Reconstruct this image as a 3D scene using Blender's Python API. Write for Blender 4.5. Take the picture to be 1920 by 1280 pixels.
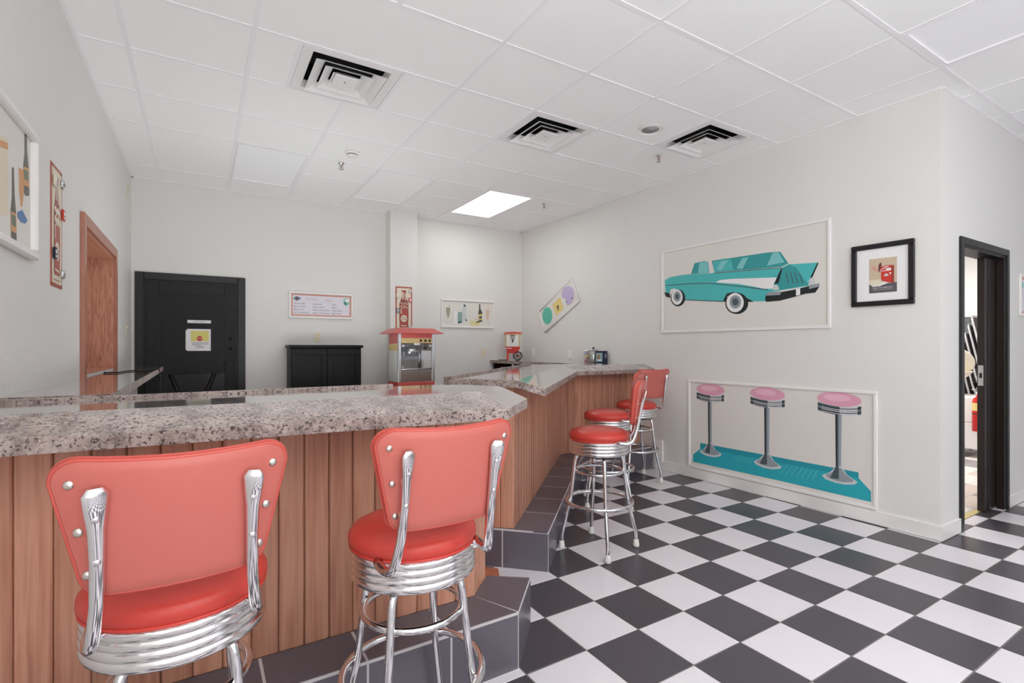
import bpy, bmesh, math, random
from mathutils import Vector, Matrix
random.seed(7)
for o in list(bpy.data.objects): bpy.data.objects.remove(o)
SC = bpy.context.scene
COL = SC.collection
PI = math.pi

# ---------------------------------------------------------------- camera
T = 0.3085                       # floor tile pitch
FPX, CXP, CYP = 948.0, 960.0, 651.5
YAW = math.radians(31.6)         # camera looks this far to the right of +Y
H = 4.213 * T
SN, CS = math.sin(YAW), math.cos(YAW)
cam = bpy.data.cameras.new('camera'); camo = bpy.data.objects.new('camera', cam); COL.objects.link(camo)
camo.location = (0, 0, H); camo.rotation_euler = (PI/2, 0, -YAW)
cam.sensor_width = 36; cam.lens = FPX/1920*36; cam.shift_y = (CYP-640)/1920
cam.clip_start = 0.05; cam.clip_end = 60
SC.camera = camo
SC.cycles.max_bounces = 16; SC.cycles.diffuse_bounces = 8
# ---------------------------------------------------------------- world, view, big lights
SC.view_settings.view_transform = 'Standard'; SC.view_settings.look = 'None'
SC.view_settings.gamma = 1; SC.view_settings.use_curve_mapping = False
SC.view_settings.exposure = 0.18
w = bpy.data.worlds.new('world'); SC.world = w; w.use_nodes = True
w.node_tree.nodes['Background'].inputs[0].default_value = (0.80, 0.86, 1.0, 1)
w.node_tree.nodes['Background'].inputs[1].default_value = 1.0
def area(name, loc, rot, sx, sy, power, col=(1, 1, 1)):
    l = bpy.data.lights.new(name, 'AREA'); l.shape = 'RECTANGLE'; l.size = sx; l.size_y = sy
    l.energy = power; l.color = col
    o = bpy.data.objects.new(name, l); o.location = loc; o.rotation_euler = rot; COL.objects.link(o); return o
# daylight entering through the two big windows in the wall behind the camera
DAY = 40
area('window_daylight', (1.6, -4.25, 1.75), (PI/2, 0, 0), 3.4, 2.0, DAY, (0.97, 0.98, 1.0))
area('window_daylight', (6.0, -4.25, 1.75), (PI/2, 0, 0), 3.4, 2.0, DAY*.1, (0.97, 0.98, 1.0))
FCOL = (.94, .99, .99)
# unseen uplights added behind the camera to brighten the ceiling
UPFILL = 85
for fx, fy, fk in ((.2, -1.5, 1), (1.9, -2.6, .8)): area('added_uplight', (fx, fy, .7), (PI, 0, 0), .9, .9, UPFILL*fk, FCOL)
area('added_uplight', (.9, 4.65, .88), (PI, 0, 0), 1.5, 1.2, 18, FCOL)      # another added uplight, hidden behind the bar to brighten the back ceiling
TROFFER = 11                      # watts of each lit ceiling panel
TCOL = (.95, 1.0, 1.0)

# ---------------------------------------------------------------- pixel -> place
def ray(x, y):
    r = (x-CXP)/FPX; u = (CYP-y)/FPX
    return Vector((SN+r*CS, CS-r*SN, u))
CAMP = Vector((0, 0, H))
def on_plane(x, y, p0, n):
    d = ray(x, y); t = (Vector(p0)-CAMP).dot(n)/d.dot(n); return CAMP+d*t
def onY(x, y, Y): return on_plane(x, y, (0, Y, 0), Vector((0, 1, 0)))
def onX(x, y, X): return on_plane(x, y, (X, 0, 0), Vector((1, 0, 0)))
def onZ(x, y, Z): return on_plane(x, y, (0, 0, Z), Vector((0, 0, 1)))
def proj(p):
    d = Vector(p)-CAMP; fw = d.x*SN+d.y*CS; r = d.x*CS-d.y*SN
    return (CXP+FPX*r/fw, CYP-FPX*d.z/fw, fw) if fw > .05 else (9e9, 9e9, fw)

# ---------------------------------------------------------------- materials
def lin(c):
    c /= 255.0
    return c/12.92 if c <= .04045 else ((c+.055)/1.055)**2.4
def S(r, g, b): return (lin(r), lin(g), lin(b), 1)
MATS = {}
def mat(name, col, rough=.5, metal=0., coat=0., bump=None, vary=0., spec=.5, emit=None, trans=0., ior=1.45):
    m = bpy.data.materials.new(name); m.use_nodes = True; nt = m.node_tree; N = nt.nodes; L = nt.links
    b = N['Principled BSDF']
    b.inputs['Base Color'].default_value = col; b.inputs['Roughness'].default_value = rough
    b.inputs['Metallic'].default_value = metal; b.inputs['Coat Weight'].default_value = coat
    b.inputs['Specular IOR Level'].default_value = spec; b.inputs['IOR'].default_value = ior
    b.inputs['Transmission Weight'].default_value = trans
    if emit: b.inputs['Emission Color'].default_value = emit[0]; b.inputs['Emission Strength'].default_value = emit[1]
    if vary:
        oi = N.new('ShaderNodeObjectInfo'); mr = N.new('ShaderNodeMapRange')
        mr.inputs[3].default_value = 1-vary; mr.inputs[4].default_value = 1+vary
        hs = N.new('ShaderNodeHueSaturation'); hs.inputs['Color'].default_value = col
        L.new(oi.outputs['Random'], mr.inputs[0]); L.new(mr.outputs[0], hs.inputs['Value']); L.new(hs.outputs[0], b.inputs['Base Color'])
    if bump:
        tc = N.new('ShaderNodeTexCoord'); nz = N.new('ShaderNodeTexNoise'); bp = N.new('ShaderNodeBump')
        nz.inputs['Scale'].default_value = bump[0]; nz.inputs['Detail'].default_value = 4
        bp.inputs['Strength'].default_value = bump[1]; bp.inputs['Distance'].default_value = bump[2] if len(bump) > 2 else .004
        L.new(tc.outputs['Object'], nz.inputs['Vector']); L.new(nz.outputs['Fac'], bp.inputs['Height']); L.new(bp.outputs[0], b.inputs['Normal'])
    MATS[name] = m; return m
def nodes_of(m): return m.node_tree.nodes, m.node_tree.links, m.node_tree.nodes['Principled BSDF']
def ramp(N, stops):
    r = N.new('ShaderNodeValToRGB'); e = r.color_ramp.elements
    while len(e) > 1: e.remove(e[-1])
    e[0].position, e[0].color = stops[0]
    for p, c in stops[1:]:
        k = e.new(p); k.color = c
    return r
def wood_mat(name, stops, scale=(14, 14, 1.1), rough=.42, bumpk=.15, vary=.16):
    m = mat(name, stops[1][1], rough); N, L, b = nodes_of(m)
    tc = N.new('ShaderNodeTexCoord'); oi = N.new('ShaderNodeObjectInfo'); va = N.new('ShaderNodeVectorMath'); va.operation = 'ADD'
    sc = N.new('ShaderNodeVectorMath'); sc.operation = 'SCALE'; sc.inputs[0].default_value = (17.3, 9.1, 23.7)
    L.new(oi.outputs['Random'], sc.inputs['Scale']); L.new(tc.outputs['Object'], va.inputs[0]); L.new(sc.outputs[0], va.inputs[1])
    mp = N.new('ShaderNodeMapping'); mp.inputs['Scale'].default_value = scale; L.new(va.outputs[0], mp.inputs[0])
    n1 = N.new('ShaderNodeTexNoise'); n1.inputs['Scale'].default_value = 2.2; n1.inputs['Detail'].default_value = 6; n1.inputs['Distortion'].default_value = 1.2
    L.new(mp.outputs[0], n1.inputs['Vector'])
    n2 = N.new('ShaderNodeTexNoise'); n2.inputs['Scale'].default_value = 9; n2.inputs['Detail'].default_value = 3
    mp2 = N.new('ShaderNodeMapping'); mp2.inputs['Scale'].default_value = (scale[0]*.9, scale[1]*.9, scale[2]*.45); L.new(va.outputs[0], mp2.inputs[0]); L.new(mp2.outputs[0], n2.inputs['Vector'])
    mx = N.new('ShaderNodeMix'); mx.inputs[0].default_value = .45; L.new(n1.outputs['Fac'], mx.inputs[2]); L.new(n2.outputs['Fac'], mx.inputs[3])
    rp = ramp(N, stops); L.new(mx.outputs[0], rp.inputs[0])
    hs = N.new('ShaderNodeHueSaturation'); mr = N.new('ShaderNodeMapRange'); mr.inputs[3].default_value = 1-vary; mr.inputs[4].default_value = 1+vary
    L.new(oi.outputs['Random'], mr.inputs[0]); L.new(mr.outputs[0], hs.inputs['Value']); L.new(rp.outputs[0], hs.inputs['Color']); L.new(hs.outputs[0], b.inputs['Base Color'])
    bp = N.new('ShaderNodeBump'); bp.inputs['Strength'].default_value = bumpk; bp.inputs['Distance'].default_value = .002
    L.new(mx.outputs[0], bp.inputs['Height']); L.new(bp.outputs[0], b.inputs['Normal'])
    return m

WALL = mat('wall_paint', S(226, 224, 221), .62, bump=(55, .16, .004))
WALLT = mat('wall_paint_textured', S(227, 225, 222), .55, bump=(38, .42, .006))
TRIMW = mat('white_trim_paint', S(236, 233, 231), .4)
CEILB = mat('ceiling_void', S(60, 60, 60), .9)
GRID = mat('ceiling_grid_metal', S(246, 243, 246), .45)
CTILE = mat('ceiling_tile_mineral', S(249, 249, 249), .85); N, L, b = nodes_of(CTILE)
tc = N.new('ShaderNodeTexCoord'); vo = N.new('ShaderNodeTexVoronoi'); vo.inputs['Scale'].default_value = 55; vo.inputs['Randomness'].default_value = 1
nz = N.new('ShaderNodeTexNoise'); nz.inputs['Scale'].default_value = 9
ml = N.new('ShaderNodeMath'); ml.operation = 'MULTIPLY'; L.new(tc.outputs['Object'], vo.inputs['Vector']); L.new(tc.outputs['Object'], nz.inputs['Vector'])
th = ramp(N, [(0, (.05, .05, .05, 1)), (.085, S(249, 249, 249))]); th.color_ramp.interpolation = 'CONSTANT'
ad = N.new('ShaderNodeMath'); ad.operation = 'ADD'
mr = N.new('ShaderNodeMapRange'); mr.inputs[1].default_value = .5; mr.inputs[2].default_value = .72; mr.inputs[3].default_value = .3; mr.inputs[4].default_value = 0
L.new(nz.outputs['Fac'], mr.inputs[0]); L.new(vo.outputs['Distance'], ad.inputs[0]); L.new(mr.outputs[0], ad.inputs[1]); L.new(ad.outputs[0], th.inputs[0]); L.new(th.outputs[0], b.inputs['Base Color'])

TBLK = mat('black_ceramic_tile', S(74, 70, 76), .3, vary=.12, bump=(6, .03, .01))
TWHT = mat('white_ceramic_tile', S(226, 220, 225), .28, vary=.02, bump=(6, .02, .01))
TSTEP = mat('charcoal_step_tile', S(100, 95, 104), .25, vary=.1)
GROUT = mat('grey_grout', S(128, 120, 120), .9)
GROUTL = mat('pale_grout', S(200, 194, 196), .9)
TERRA = mat('terracotta_tile', S(190, 112, 82), .6, vary=.08)
CEDAR = wood_mat('stained_cedar', [(.2, S(140, 92, 73)), (.42, S(182, 125, 102)), (.56, S(200, 146, 121)), (.75, S(166, 113, 92))], scale=(9, 9, .6), bumpk=.1)
N, L, b = nodes_of(CEDAR)                           # scattered knots
hs_ = [n for n in N if n.type == 'HUE_SAT'][0]; va_ = [n for n in N if n.type == 'VECT_MATH' and n.operation == 'ADD'][0]
mpk = N.new('ShaderNodeMapping'); mpk.inputs['Scale'].default_value = (5.5, 5.5, 2.1); L.new(va_.outputs[0], mpk.inputs[0])
vk = N.new('ShaderNodeTexVoronoi'); vk.inputs['Scale'].default_value = 1.0; L.new(mpk.outputs[0], vk.inputs['Vector'])
rk_ = ramp(N, [(.0, (.75, .75, .75, 1)), (.045, (.6, .6, .6, 1)), (.1, (0, 0, 0, 1))]); L.new(vk.outputs['Distance'], rk_.inputs[0])
mk = N.new('ShaderNodeMix'); mk.data_type = 'RGBA'; mk.inputs[7].default_value = S(86, 50, 38); L.new(rk_.outputs[0], mk.inputs[0]); L.new(hs_.outputs[0], mk.inputs[6]); L.new(mk.outputs[2], b.inputs['Base Color'])
OAK = wood_mat('oak_ply', [(.3, S(150, 92, 70)), (.46, S(206, 146, 120)), (.54, S(176, 116, 92)), (.62, S(210, 150, 124)), (.8, S(160, 102, 80))], scale=(7, 7, 1.3), rough=.4, vary=.05)
OAKT = wood_mat('oak_casing', [(.2, S(140, 88, 72)), (.5, S(180, 122, 102)), (.8, S(160, 104, 86))], scale=(20, 20, 2), rough=.35, vary=.06)
LAM = mat('granite_laminate', S(150, 135, 130), .09, spec=.65, coat=1.); LAM.node_tree.nodes['Principled BSDF'].inputs['Coat IOR'].default_value = 1.65; LAM.node_tree.nodes['Principled BSDF'].inputs['Coat Roughness'].default_value = .06; N, L, b = nodes_of(LAM)
tc = N.new('ShaderNodeTexCoord')
def lay(scale, detail, stops):
    n = N.new('ShaderNodeTexNoise'); n.inputs['Scale'].default_value = scale; n.inputs['Detail'].default_value = detail; n.inputs['Roughness'].default_value = .7
    L.new(tc.outputs['Object'], n.inputs['Vector']); r = ramp(N, stops); L.new(n.outputs['Fac'], r.inputs[0]); return r
r1 = lay(11, 5, [(.36, S(122, 106, 102)), (.5, S(164, 148, 142)), (.64, S(182, 166, 160))])
r2 = lay(95, 4, [(.40, (1, 1, 1, 1)), (.47, (.0, .0, .0, 1))])
r3 = lay(150, 3, [(.58, (0, 0, 0, 1)), (.66, (1, 1, 1, 1))])
m1 = N.new('ShaderNodeMix'); m1.data_type = 'RGBA'; m1.inputs[7].default_value = S(74, 60, 60); L.new(r2.outputs[0], m1.inputs[0]); L.new(r1.outputs[0], m1.inputs[6])
m2 = N.new('ShaderNodeMix'); m2.data_type = 'RGBA'; m2.inputs[7].default_value = S(196, 184, 178); L.new(r3.outputs[0], m2.inputs[0]); L.new(m1.outputs[2], m2.inputs[6])
L.new(m2.outputs[2], b.inputs['Base Color'])

RED = mat('red_vinyl', S(206, 70, 61), .34, bump=(180, .05, .001), spec=.5)
LAME = LAM.copy(); LAME.name = 'granite_laminate_edge'; LAME.node_tree.nodes['Principled BSDF'].inputs['Roughness'].default_value = .5; LAME.node_tree.nodes['Principled BSDF'].inputs['Coat Weight'].default_value = 0; LAME.node_tree.nodes['Principled BSDF'].inputs['Specular IOR Level'].default_value = .3
REDM = mat('red_vinyl_cushion', S(200, 86, 76), .38, bump=(180, .05, .001))
REDB = mat('red_vinyl_back', S(194, 104, 94), .42, bump=(220, .06, .001), spec=.5)
CHROME = mat('polished_chrome', S(232, 230, 232), .09, 1.)
CHROMER = mat('brushed_band_chrome', S(236, 234, 234), .16, 1.)
NICKEL = mat('nickel_stud', S(214, 208, 200), .28, 1.)
RUB = mat('white_rubber', S(226, 222, 216), .6)
DKMET = mat('dark_steel', S(60, 58, 58), .45, .8)
BLK = mat('black_gloss_paint', S(26, 25, 26), .38)
BLKR = mat('black_rough_paint', S(22, 21, 22), .3, bump=(90, .9, .01)); 
BLKP = mat('black_flat_panel', S(34, 33, 34), .5, spec=.3, bump=(40, .08, .003))
BLKF = mat('black_frame_paint', S(30, 28, 30), .35)
BRNF = mat('dark_brown_door_paint', S(38, 28, 26), .28, bump=(9, .05, .004))
CAB = mat('black_cabinet_paint', S(22, 21, 23), .45, spec=.25)
WHITE = mat('white_print', S(238, 236, 236), .6)
CREAM = mat('cream_print', S(224, 214, 192), .55)
IVORY = mat('ivory_plastic', S(226, 216, 190), .4)
PLASW = mat('white_plastic', S(240, 238, 236), .35)
VENTW = mat('vent_white_enamel', S(240, 238, 238), .4)
DUCT = mat('duct_black', S(12, 11, 12), .8)
LENS = mat('troffer_lens_off_glow', S(246, 246, 248), .3, emit=((1, 1, 1, 1), .03))  # unlit lens; slight glow painted in to lift it above the tiles
LENSON = mat('troffer_lens_on', S(250, 250, 250), .4, emit=((1, .99, .99, 1), 2.6))
GLASS = mat('clear_glass', (1, 1, 1, 1), .02, trans=1.)
GLASSY = mat('picture_glass', S(232, 230, 232), .12, spec=.6)
SIGNR = mat('sign_red', S(176, 84, 70), .4)
SIGNR2 = mat('sign_red_dark', S(150, 66, 56), .4)
SIGNC = mat('sign_cream', S(226, 216, 196), .4)
TEAL = mat('mural_teal', S(78, 186, 186), .5); TEALD = mat('mural_teal_dark', S(56, 154, 156), .5); TEALL = mat('mural_teal_light', S(128, 200, 202), .5)
TEALP = mat('mural_platform_teal', S(44, 170, 184), .5); TEALP2 = mat('mural_platform_teal_dark', S(36, 150, 166), .5)
PINK = mat('mural_pink', S(226, 164, 186), .5); PINKL = mat('mural_pink_light', S(236, 186, 204), .5)
G1 = mat('print_black', S(28, 34, 36), .5); G2 = mat('print_dark_grey', S(78, 92, 98), .5); G3 = mat('print_mid_grey', S(150, 158, 164), .5); G4 = mat('print_light_grey', S(206, 210, 212), .5)
MURAL = mat('mural_ground', S(226, 222, 216), .55)
PURP = mat('print_lilac', S(196, 180, 214), .6); YEL = mat('print_yellow', S(230, 206, 132), .6); MINT = mat('print_mint', S(96, 190, 166), .6)
SALMON = mat('print_salmon', S(214, 160, 144), .6); MENUP = mat('print_pale_lilac', S(226, 220, 230), .6)
INK = mat('print_ink', S(96, 92, 100), .6); BLUEP = mat('print_blue', S(96, 130, 176), .6); BRED = mat('print_bright_red', S(204, 56, 48), .5)
TAN = mat('print_tan', S(206, 186, 160), .6); ORANGE = mat('print_orange', S(214, 160, 112), .6); OLIVE = mat('print_bottle_olive', S(80, 78, 64), .4)
PAPER = mat('paper', S(236, 234, 236), .6); LEMON = mat('print_lemon', S(226, 214, 124), .6)
POPR = mat('popcorn_red_enamel', S(202, 92, 86), .3); POPR2 = mat('popcorn_red_side', S(184, 92, 90), .35); PALEST = mat('pale_steel', S(216, 216, 212), .35, .25)
ALU = mat('brushed_aluminium', S(206, 208, 208), .3, .9); STEEL = mat('stainless', S(190, 190, 188), .25, 1.)
GOLD = mat('brass_trim', S(208, 182, 128), .4, .2); CARTR = mat('cart_red_plastic', S(200, 58, 50), .35)
RUBB = mat('black_rubber', S(24, 24, 26), .5); NAVY = mat('navy_print', S(36, 40, 66), .5); MAROON = mat('maroon_interior', S(62, 26, 24), .6)
PLUM = mat('plum_fabric', S(74, 56, 66), .8); CREAMP = mat('cream_plastic', S(214, 206, 190), .4); EXTR = mat('extinguisher_red', S(196, 34, 34), .3)
WIRE = mat('black_cable', S(30, 28, 28), .5); GREYP = mat('grey_board', S(96, 98, 98), .6); THRESH = mat('brass_threshold', S(196, 180, 120), .35, .6)

# ---------------------------------------------------------------- mesh builder
class MB:
    def __init__(s): s.v = []; s.f = []; s.mi = []; s.sm = []
    def add(s, vs, fs, mi=0, smooth=False):
        o = len(s.v); s.v += [tuple(v) for v in vs]
        for f in fs: s.f.append([o+i for i in f]); s.mi.append(mi); s.sm.append(smooth)
        return s
    def box(s, x0, x1, y0, y1, z0, z1, mi=0):
        vs = [(x, y, z) for z in (z0, z1) for y in (y0, y1) for x in (x0, x1)]
        return s.add(vs, [(0, 2, 3, 1), (4, 5, 7, 6), (0, 1, 5, 4), (2, 6, 7, 3), (0, 4, 6, 2), (1, 3, 7, 5)], mi)
    def cbox(s, x0, x1, y0, y1, z0, z1, c=.004, mi=0):   # box with chamfered edges
        bm = bmesh.new(); bmesh.ops.create_cube(bm, size=1)
        for v in bm.verts: v.co = Vector(((x0+x1)/2+v.co.x*(x1-x0), (y0+y1)/2+v.co.y*(y1-y0), (z0+z1)/2+v.co.z*(z1-z0)))
        bmesh.ops.bevel(bm, geom=list(bm.edges), offset=c, segments=1, affect='EDGES', profile=.5)
        bm.verts.index_update(); s.add([v.co for v in bm.verts], [[v.index for v in f.verts] for f in bm.faces], mi); bm.free(); return s
    def prism(s, pts, z0, z1, mi=0, c=0):
        n = len(pts); A = sum(pts[i][0]*pts[(i+1) % n][1]-pts[(i+1) % n][0]*pts[i][1] for i in range(n))
        if A < 0: pts = pts[::-1]
        if c:
            ins = inset(pts, c)
            vs = [(x, y, z0) for x, y in pts]+[(x, y, z1-c) for x, y in pts]+[(x, y, z1) for x, y in ins]; k = 3
        else: vs = [(x, y, z0) for x, y in pts]+[(x, y, z1) for x, y in pts]; k = 2
        fs = [list(range(n))[::-1], [(k-1)*n+i for i in range(n)]]
        for l in range(k-1): fs += [(l*n+i, l*n+(i+1) % n, (l+1)*n+(i+1) % n, (l+1)*n+i) for i in range(n)]
        return s.add(vs, fs, mi)
    def tube(s, path, r, n=10, mi=0, closed=False, flat=None, cap=True):
        P = [Vector(p) for p in path]; m = len(P); R = r if isinstance(r, (list, tuple)) else [r]*m
        up = None; rings = []
        for i in range(m):
            a = P[(i-1) % m] if (closed or i > 0) else P[0]; b_ = P[(i+1) % m] if (closed or i < m-1) else P[-1]
            t = (b_-a).normalized()
            if up is None:
                up = Vector((0, 0, 1)) if abs(t.z) < .9 else Vector((1, 0, 0))
            u = (up-t*up.dot(t)).normalized(); v_ = t.cross(u); up = u
            fu, fv = flat[i] if flat else (1, 1)
            rings.append([P[i]+u*math.cos(2*PI*k/n)*R[i]*fu+v_*math.sin(2*PI*k/n)*R[i]*fv for k in range(n)])
        vs = [q for rg in rings for q in rg]; fs = []
        for i in range(m if closed else m-1):
            j = (i+1) % m
            fs += [(i*n+k, i*n+(k+1) % n, j*n+(k+1) % n, j*n+k) for k in range(n)]
        if not closed and cap: fs += [list(range(n))[::-1], [(m-1)*n+k for k in range(n)]]
        return s.add(vs, fs, mi, True)
    def lathe(s, prof, n=32, mi=0, c=(0, 0), smooth=True, axis='z', o=0, cap=True):
        vs = []; fs = []; m = len(prof)
        for r, z in prof:
            for k in range(n):
                a = 2*PI*k/n; x, y = r*math.cos(a), r*math.sin(a)
                vs.append((c[0]+x, c[1]+y, z) if axis == 'z' else ((c[0]+x, o+z, c[1]+y) if axis == 'y' else (o+z, c[0]+x, c[1]+y)))
        for i in range(m-1): fs += [(i*n+k, i*n+(k+1) % n, (i+1)*n+(k+1) % n, (i+1)*n+k) for k in range(n)]
        if cap and prof[0][0] > 1e-5: fs.append(list(range(n))[::-1])
        if cap and prof[-1][0] > 1e-5: fs.append([(m-1)*n+k for k in range(n)])
        return s.add(vs, fs, mi, smooth)
    def torus(s, R, r, z, n=40, k=10, mi=0):
        return s.tube([(R*math.cos(2*PI*i/n), R*math.sin(2*PI*i/n), z) for i in range(n)], r, k, mi, closed=True)
    def flat(s, pts, off, mi=0):                 # a print layer in a wall frame: pts (x,z), off = how far proud of the wall
        return s.add([(x, -off, z) for x, z in pts], [list(range(len(pts)))], mi)
    def mesh(s, name, mats):
        me = bpy.data.meshes.new(name); me.from_pydata(s.v, [], s.f)
        for m in (mats if isinstance(mats, (list, tuple)) else [mats]): me.materials.append(m)
        me.polygons.foreach_set('material_index', s.mi); me.polygons.foreach_set('use_smooth', s.sm)
        me.update(); return me
    def build(s, name, mats, parent=None, loc=None, **tags):
        return obj(name, s.mesh(name, mats), parent, loc, **tags)
def inset(pts, c):
    n = len(pts); out = []
    for i in range(n):
        p0, p1, p2 = Vector(pts[i-1]), Vector(pts[i]), Vector(pts[(i+1) % n])
        a = (p1-p0).normalized(); b_ = (p2-p1).normalized(); na = Vector((-a.y, a.x)); nb = Vector((-b_.y, b_.x))
        k = na+nb; d = 1+na.dot(nb); q = p1+k*(c/max(d, .3)); out.append((q.x, q.y))
    return out
def obj(name, me, parent=None, loc=None, rotz=0, **tags):
    o = bpy.data.objects.new(name, me); COL.objects.link(o)
    if parent: o.parent = parent
    if loc: o.location = loc
    if rotz: o.rotation_euler = (0, 0, rotz)
    for k, v in tags.items(): o[k] = v
    return o
def thing(name, label, category, loc=(0, 0, 0), rotz=0, group=None):
    o = obj(name, None, None, loc, rotz, label=label, category=category); o.empty_display_size = .05
    if group: o['group'] = group
    return o
def copy_tree(o, parent=None):
    c = o.copy(); COL.objects.link(c)
    if parent: c.parent = parent
    for ch in list(o.children): copy_tree(ch, c)
    return c
def text(body, size, m, parent, x, z, off, name='lettering', shear=0., align='CENTER', rot=0.):
    cu = bpy.data.curves.new('t', 'FONT'); cu.body = body; cu.size = size; cu.align_x = align; cu.align_y = 'CENTER'; cu.shear = shear; cu.resolution_u = 2
    t = bpy.data.objects.new('t', cu); COL.objects.link(t)
    bpy.context.view_layer.update()
    me = bpy.data.meshes.new_from_object(t.evaluated_get(bpy.context.evaluated_depsgraph_get()))
    bpy.data.objects.remove(t); bpy.data.curves.remove(cu)
    c_, s_ = math.cos(rot), math.sin(rot)
    for v in me.vertices:
        px, py = v.co.x, v.co.y; v.co = (x+px*c_-py*s_, -off, z+px*s_+py*c_)
    me.name = name; me.materials.clear(); me.materials.append(m)
    return obj(name, me, parent)
def clip(poly, conv):                          # Sutherland-Hodgman, conv counter-clockwise
    out = poly
    for i in range(len(conv)):
        a, b_ = conv[i], conv[(i+1) % len(conv)]; src = out; out = []
        if not src: return []
        side = lambda p: (b_[0]-a[0])*(p[1]-a[1])-(b_[1]-a[1])*(p[0]-a[0])
        for j in range(len(src)):
            p, q = src[j-1], src[j]; sp, sq = side(p), side(q)
            if (sp >= 0) != (sq >= 0):
                t = sp/(sp-sq); out.append((p[0]+(q[0]-p[0])*t, p[1]+(q[1]-p[1])*t))
            if sq >= 0: out.append(q)
    return out
def ell(cx, cz, rx, rz, n=28, tilt=0.):
    return [(cx+rx*math.cos(2*PI*k/n)*math.cos(tilt)-rz*math.sin(2*PI*k/n)*math.sin(tilt),
             cz+rx*math.cos(2*PI*k/n)*math.sin(tilt)+rz*math.sin(2*PI*k/n)*math.cos(tilt)) for k in range(n)]

# ---------------------------------------------------------------- room dimensions
ZC = 3.04; XL = -0.605; YB = 6.42
CA = Vector((4.235, 1.385)); CB = Vector((4.115, 6.42))           # right wall runs from CA (near corner) to CB (far corner)
RDIR = (CB-CA).normalized(); RN = Vector((-RDIR.y, RDIR.x, 0))     # RN points to the viewer (-X)
RROT = math.atan2(-RDIR.y, -RDIR.x)                                # local x runs towards the near corner
def xr(Y): return CA.x+(CB.x-CA.x)*(Y-CA.y)/(CB.y-CA.y)
XE, YF = 9.0, -4.2
def struct(name, mb, m, parent=None):
    o = mb.build(name, m, parent)
    if not parent: o['kind'] = 'structure'
    return o
# walls
WT = .3
WY0, WY1, WZ0, WZ1 = 3.925, 5.175, 1.135, 2.03                    # pass-through opening in the left wall
mb = MB(); mb.box(XL-WT, XL, YF, WY0, 0, 3.2); mb.box(XL-WT, XL, WY1, YB+.12, 0, 3.2); mb.box(XL-WT, XL, WY0, WY1, 0, WZ0); mb.box(XL-WT, XL, WY0, WY1, WZ1, 3.2)
struct('wall_left', mb, WALLT)
struct('wall_back', MB().box(XL, CB.x+.14, YB, YB+.12, 0, 3.2), WALL)
struct('wall_right', MB().prism([CA[:], CB[:], (CB.x+.125, CB.y), (CA.x+.125, CA.y+.002)], 0, 3.2), WALL)
DX0, DX1, DZ = 4.60, 5.50, 2.035                                   # doorway in the return wall
mb = MB(); mb.box(CA.x+.0005, DX0, CA.y, CA.y+.13, 0, 3.2); mb.box(DX1, XE, CA.y, CA.y+.13, 0, 3.2); mb.box(DX0, DX1, CA.y, CA.y+.13, DZ, 3.2)
struct('wall_return', mb, WALL)
mb = MB(); mb.box(XL-WT, XE+.12, YF-.12, YF, 0, .75); mb.box(XL-WT, XE+.12, YF-.12, YF, 2.75, 3.2)
for a, b_ in ((XL-WT, -.1), (3.3, 4.3), (7.7, XE+.12)): mb.box(a, b_, YF-.12, YF, .75, 2.75)
struct('wall_front', mb, WALL)
struct('wall_east', MB().box(XE, XE+.12, YF, CA.y, 0, 3.2), WALL)
struct('wall_column', MB().box(2.035, 2.395, 6.235, YB, 0, 3.1), WALL)
for i, (a, b_) in enumerate(((-.1, 3.3), (4.3, 7.7))):
    wn = obj('window_%d' % (i+2), MB().box(a, b_, YF-.06, YF-.05, .75, 2.75).mesh('pane', GLASS)); wn['kind'] = 'structure'
    fr = MB()
    for x0, x1, z0, z1 in ((a, b_, .75, .82), (a, b_, 2.68, 2.75), (a, a+.07, .82, 2.68), (b_-.07, b_, .82, 2.68), ((a+b_)/2-.03, (a+b_)/2+.03, .82, 2.68)): fr.box(x0, x1, YF-.09, YF-.02, z0, z1)
    fr.build('window_frame', TRIMW, wn)
# baseboards
mb = MB(); BH = .1; p = CA+Vector((RN.x, RN.y))*.012
mb.prism([(CA.x-.014, CA.y-.014), (xr(3.84)-.014, 3.84), (xr(3.84), 3.84), CA[:]], .004, BH); mb.prism([(CA.x-.014, CA.y-.014), CA[:], (DX0-.05, CA.y), (DX0-.05, CA.y-.014)], .004, BH)
struct('baseboard_right', mb, TRIMW)
struct('baseboard_return', MB().box(DX1+.05, XE, CA.y-.012, CA.y, .004, .09), TRIMW)

# ---------------------------------------------------------------- floor
fl = struct('floor', MB().prism([(XL, YF), (XE, YF), (XE, CA.y+.06), (CA.x+.06, CA.y+.06), (CB.x+.06, YB), (XL, YB)], -.12, -.002), GROUT)
GX, GY = 5.577*T, 7.456*T
roomA = [(XL, YF), (XE, YF), (XE, CA.y+.09), (CA.x+.001, CA.y+.09), (XL, CA.y+.09)]
roomB = [(XL, CA.y), (CA.x-.0005, CA.y), (CB.x, YB), (XL, YB)]
g = .0032
def sq(i, j): return [(GX+i*T+g, GY+j*T+g), (GX+(i+1)*T-g, GY+j*T+g), (GX+(i+1)*T-g, GY+(j+1)*T-g), (GX+i*T+g, GY+(j+1)*T-g)]
full = [MB().prism([(g, g), (T-g, g), (T-g, T-g), (g, T-g)], -.008, 0, c=.0012).mesh('floor_tile', m) for m in (TBLK, TWHT)]
cand = []
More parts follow.
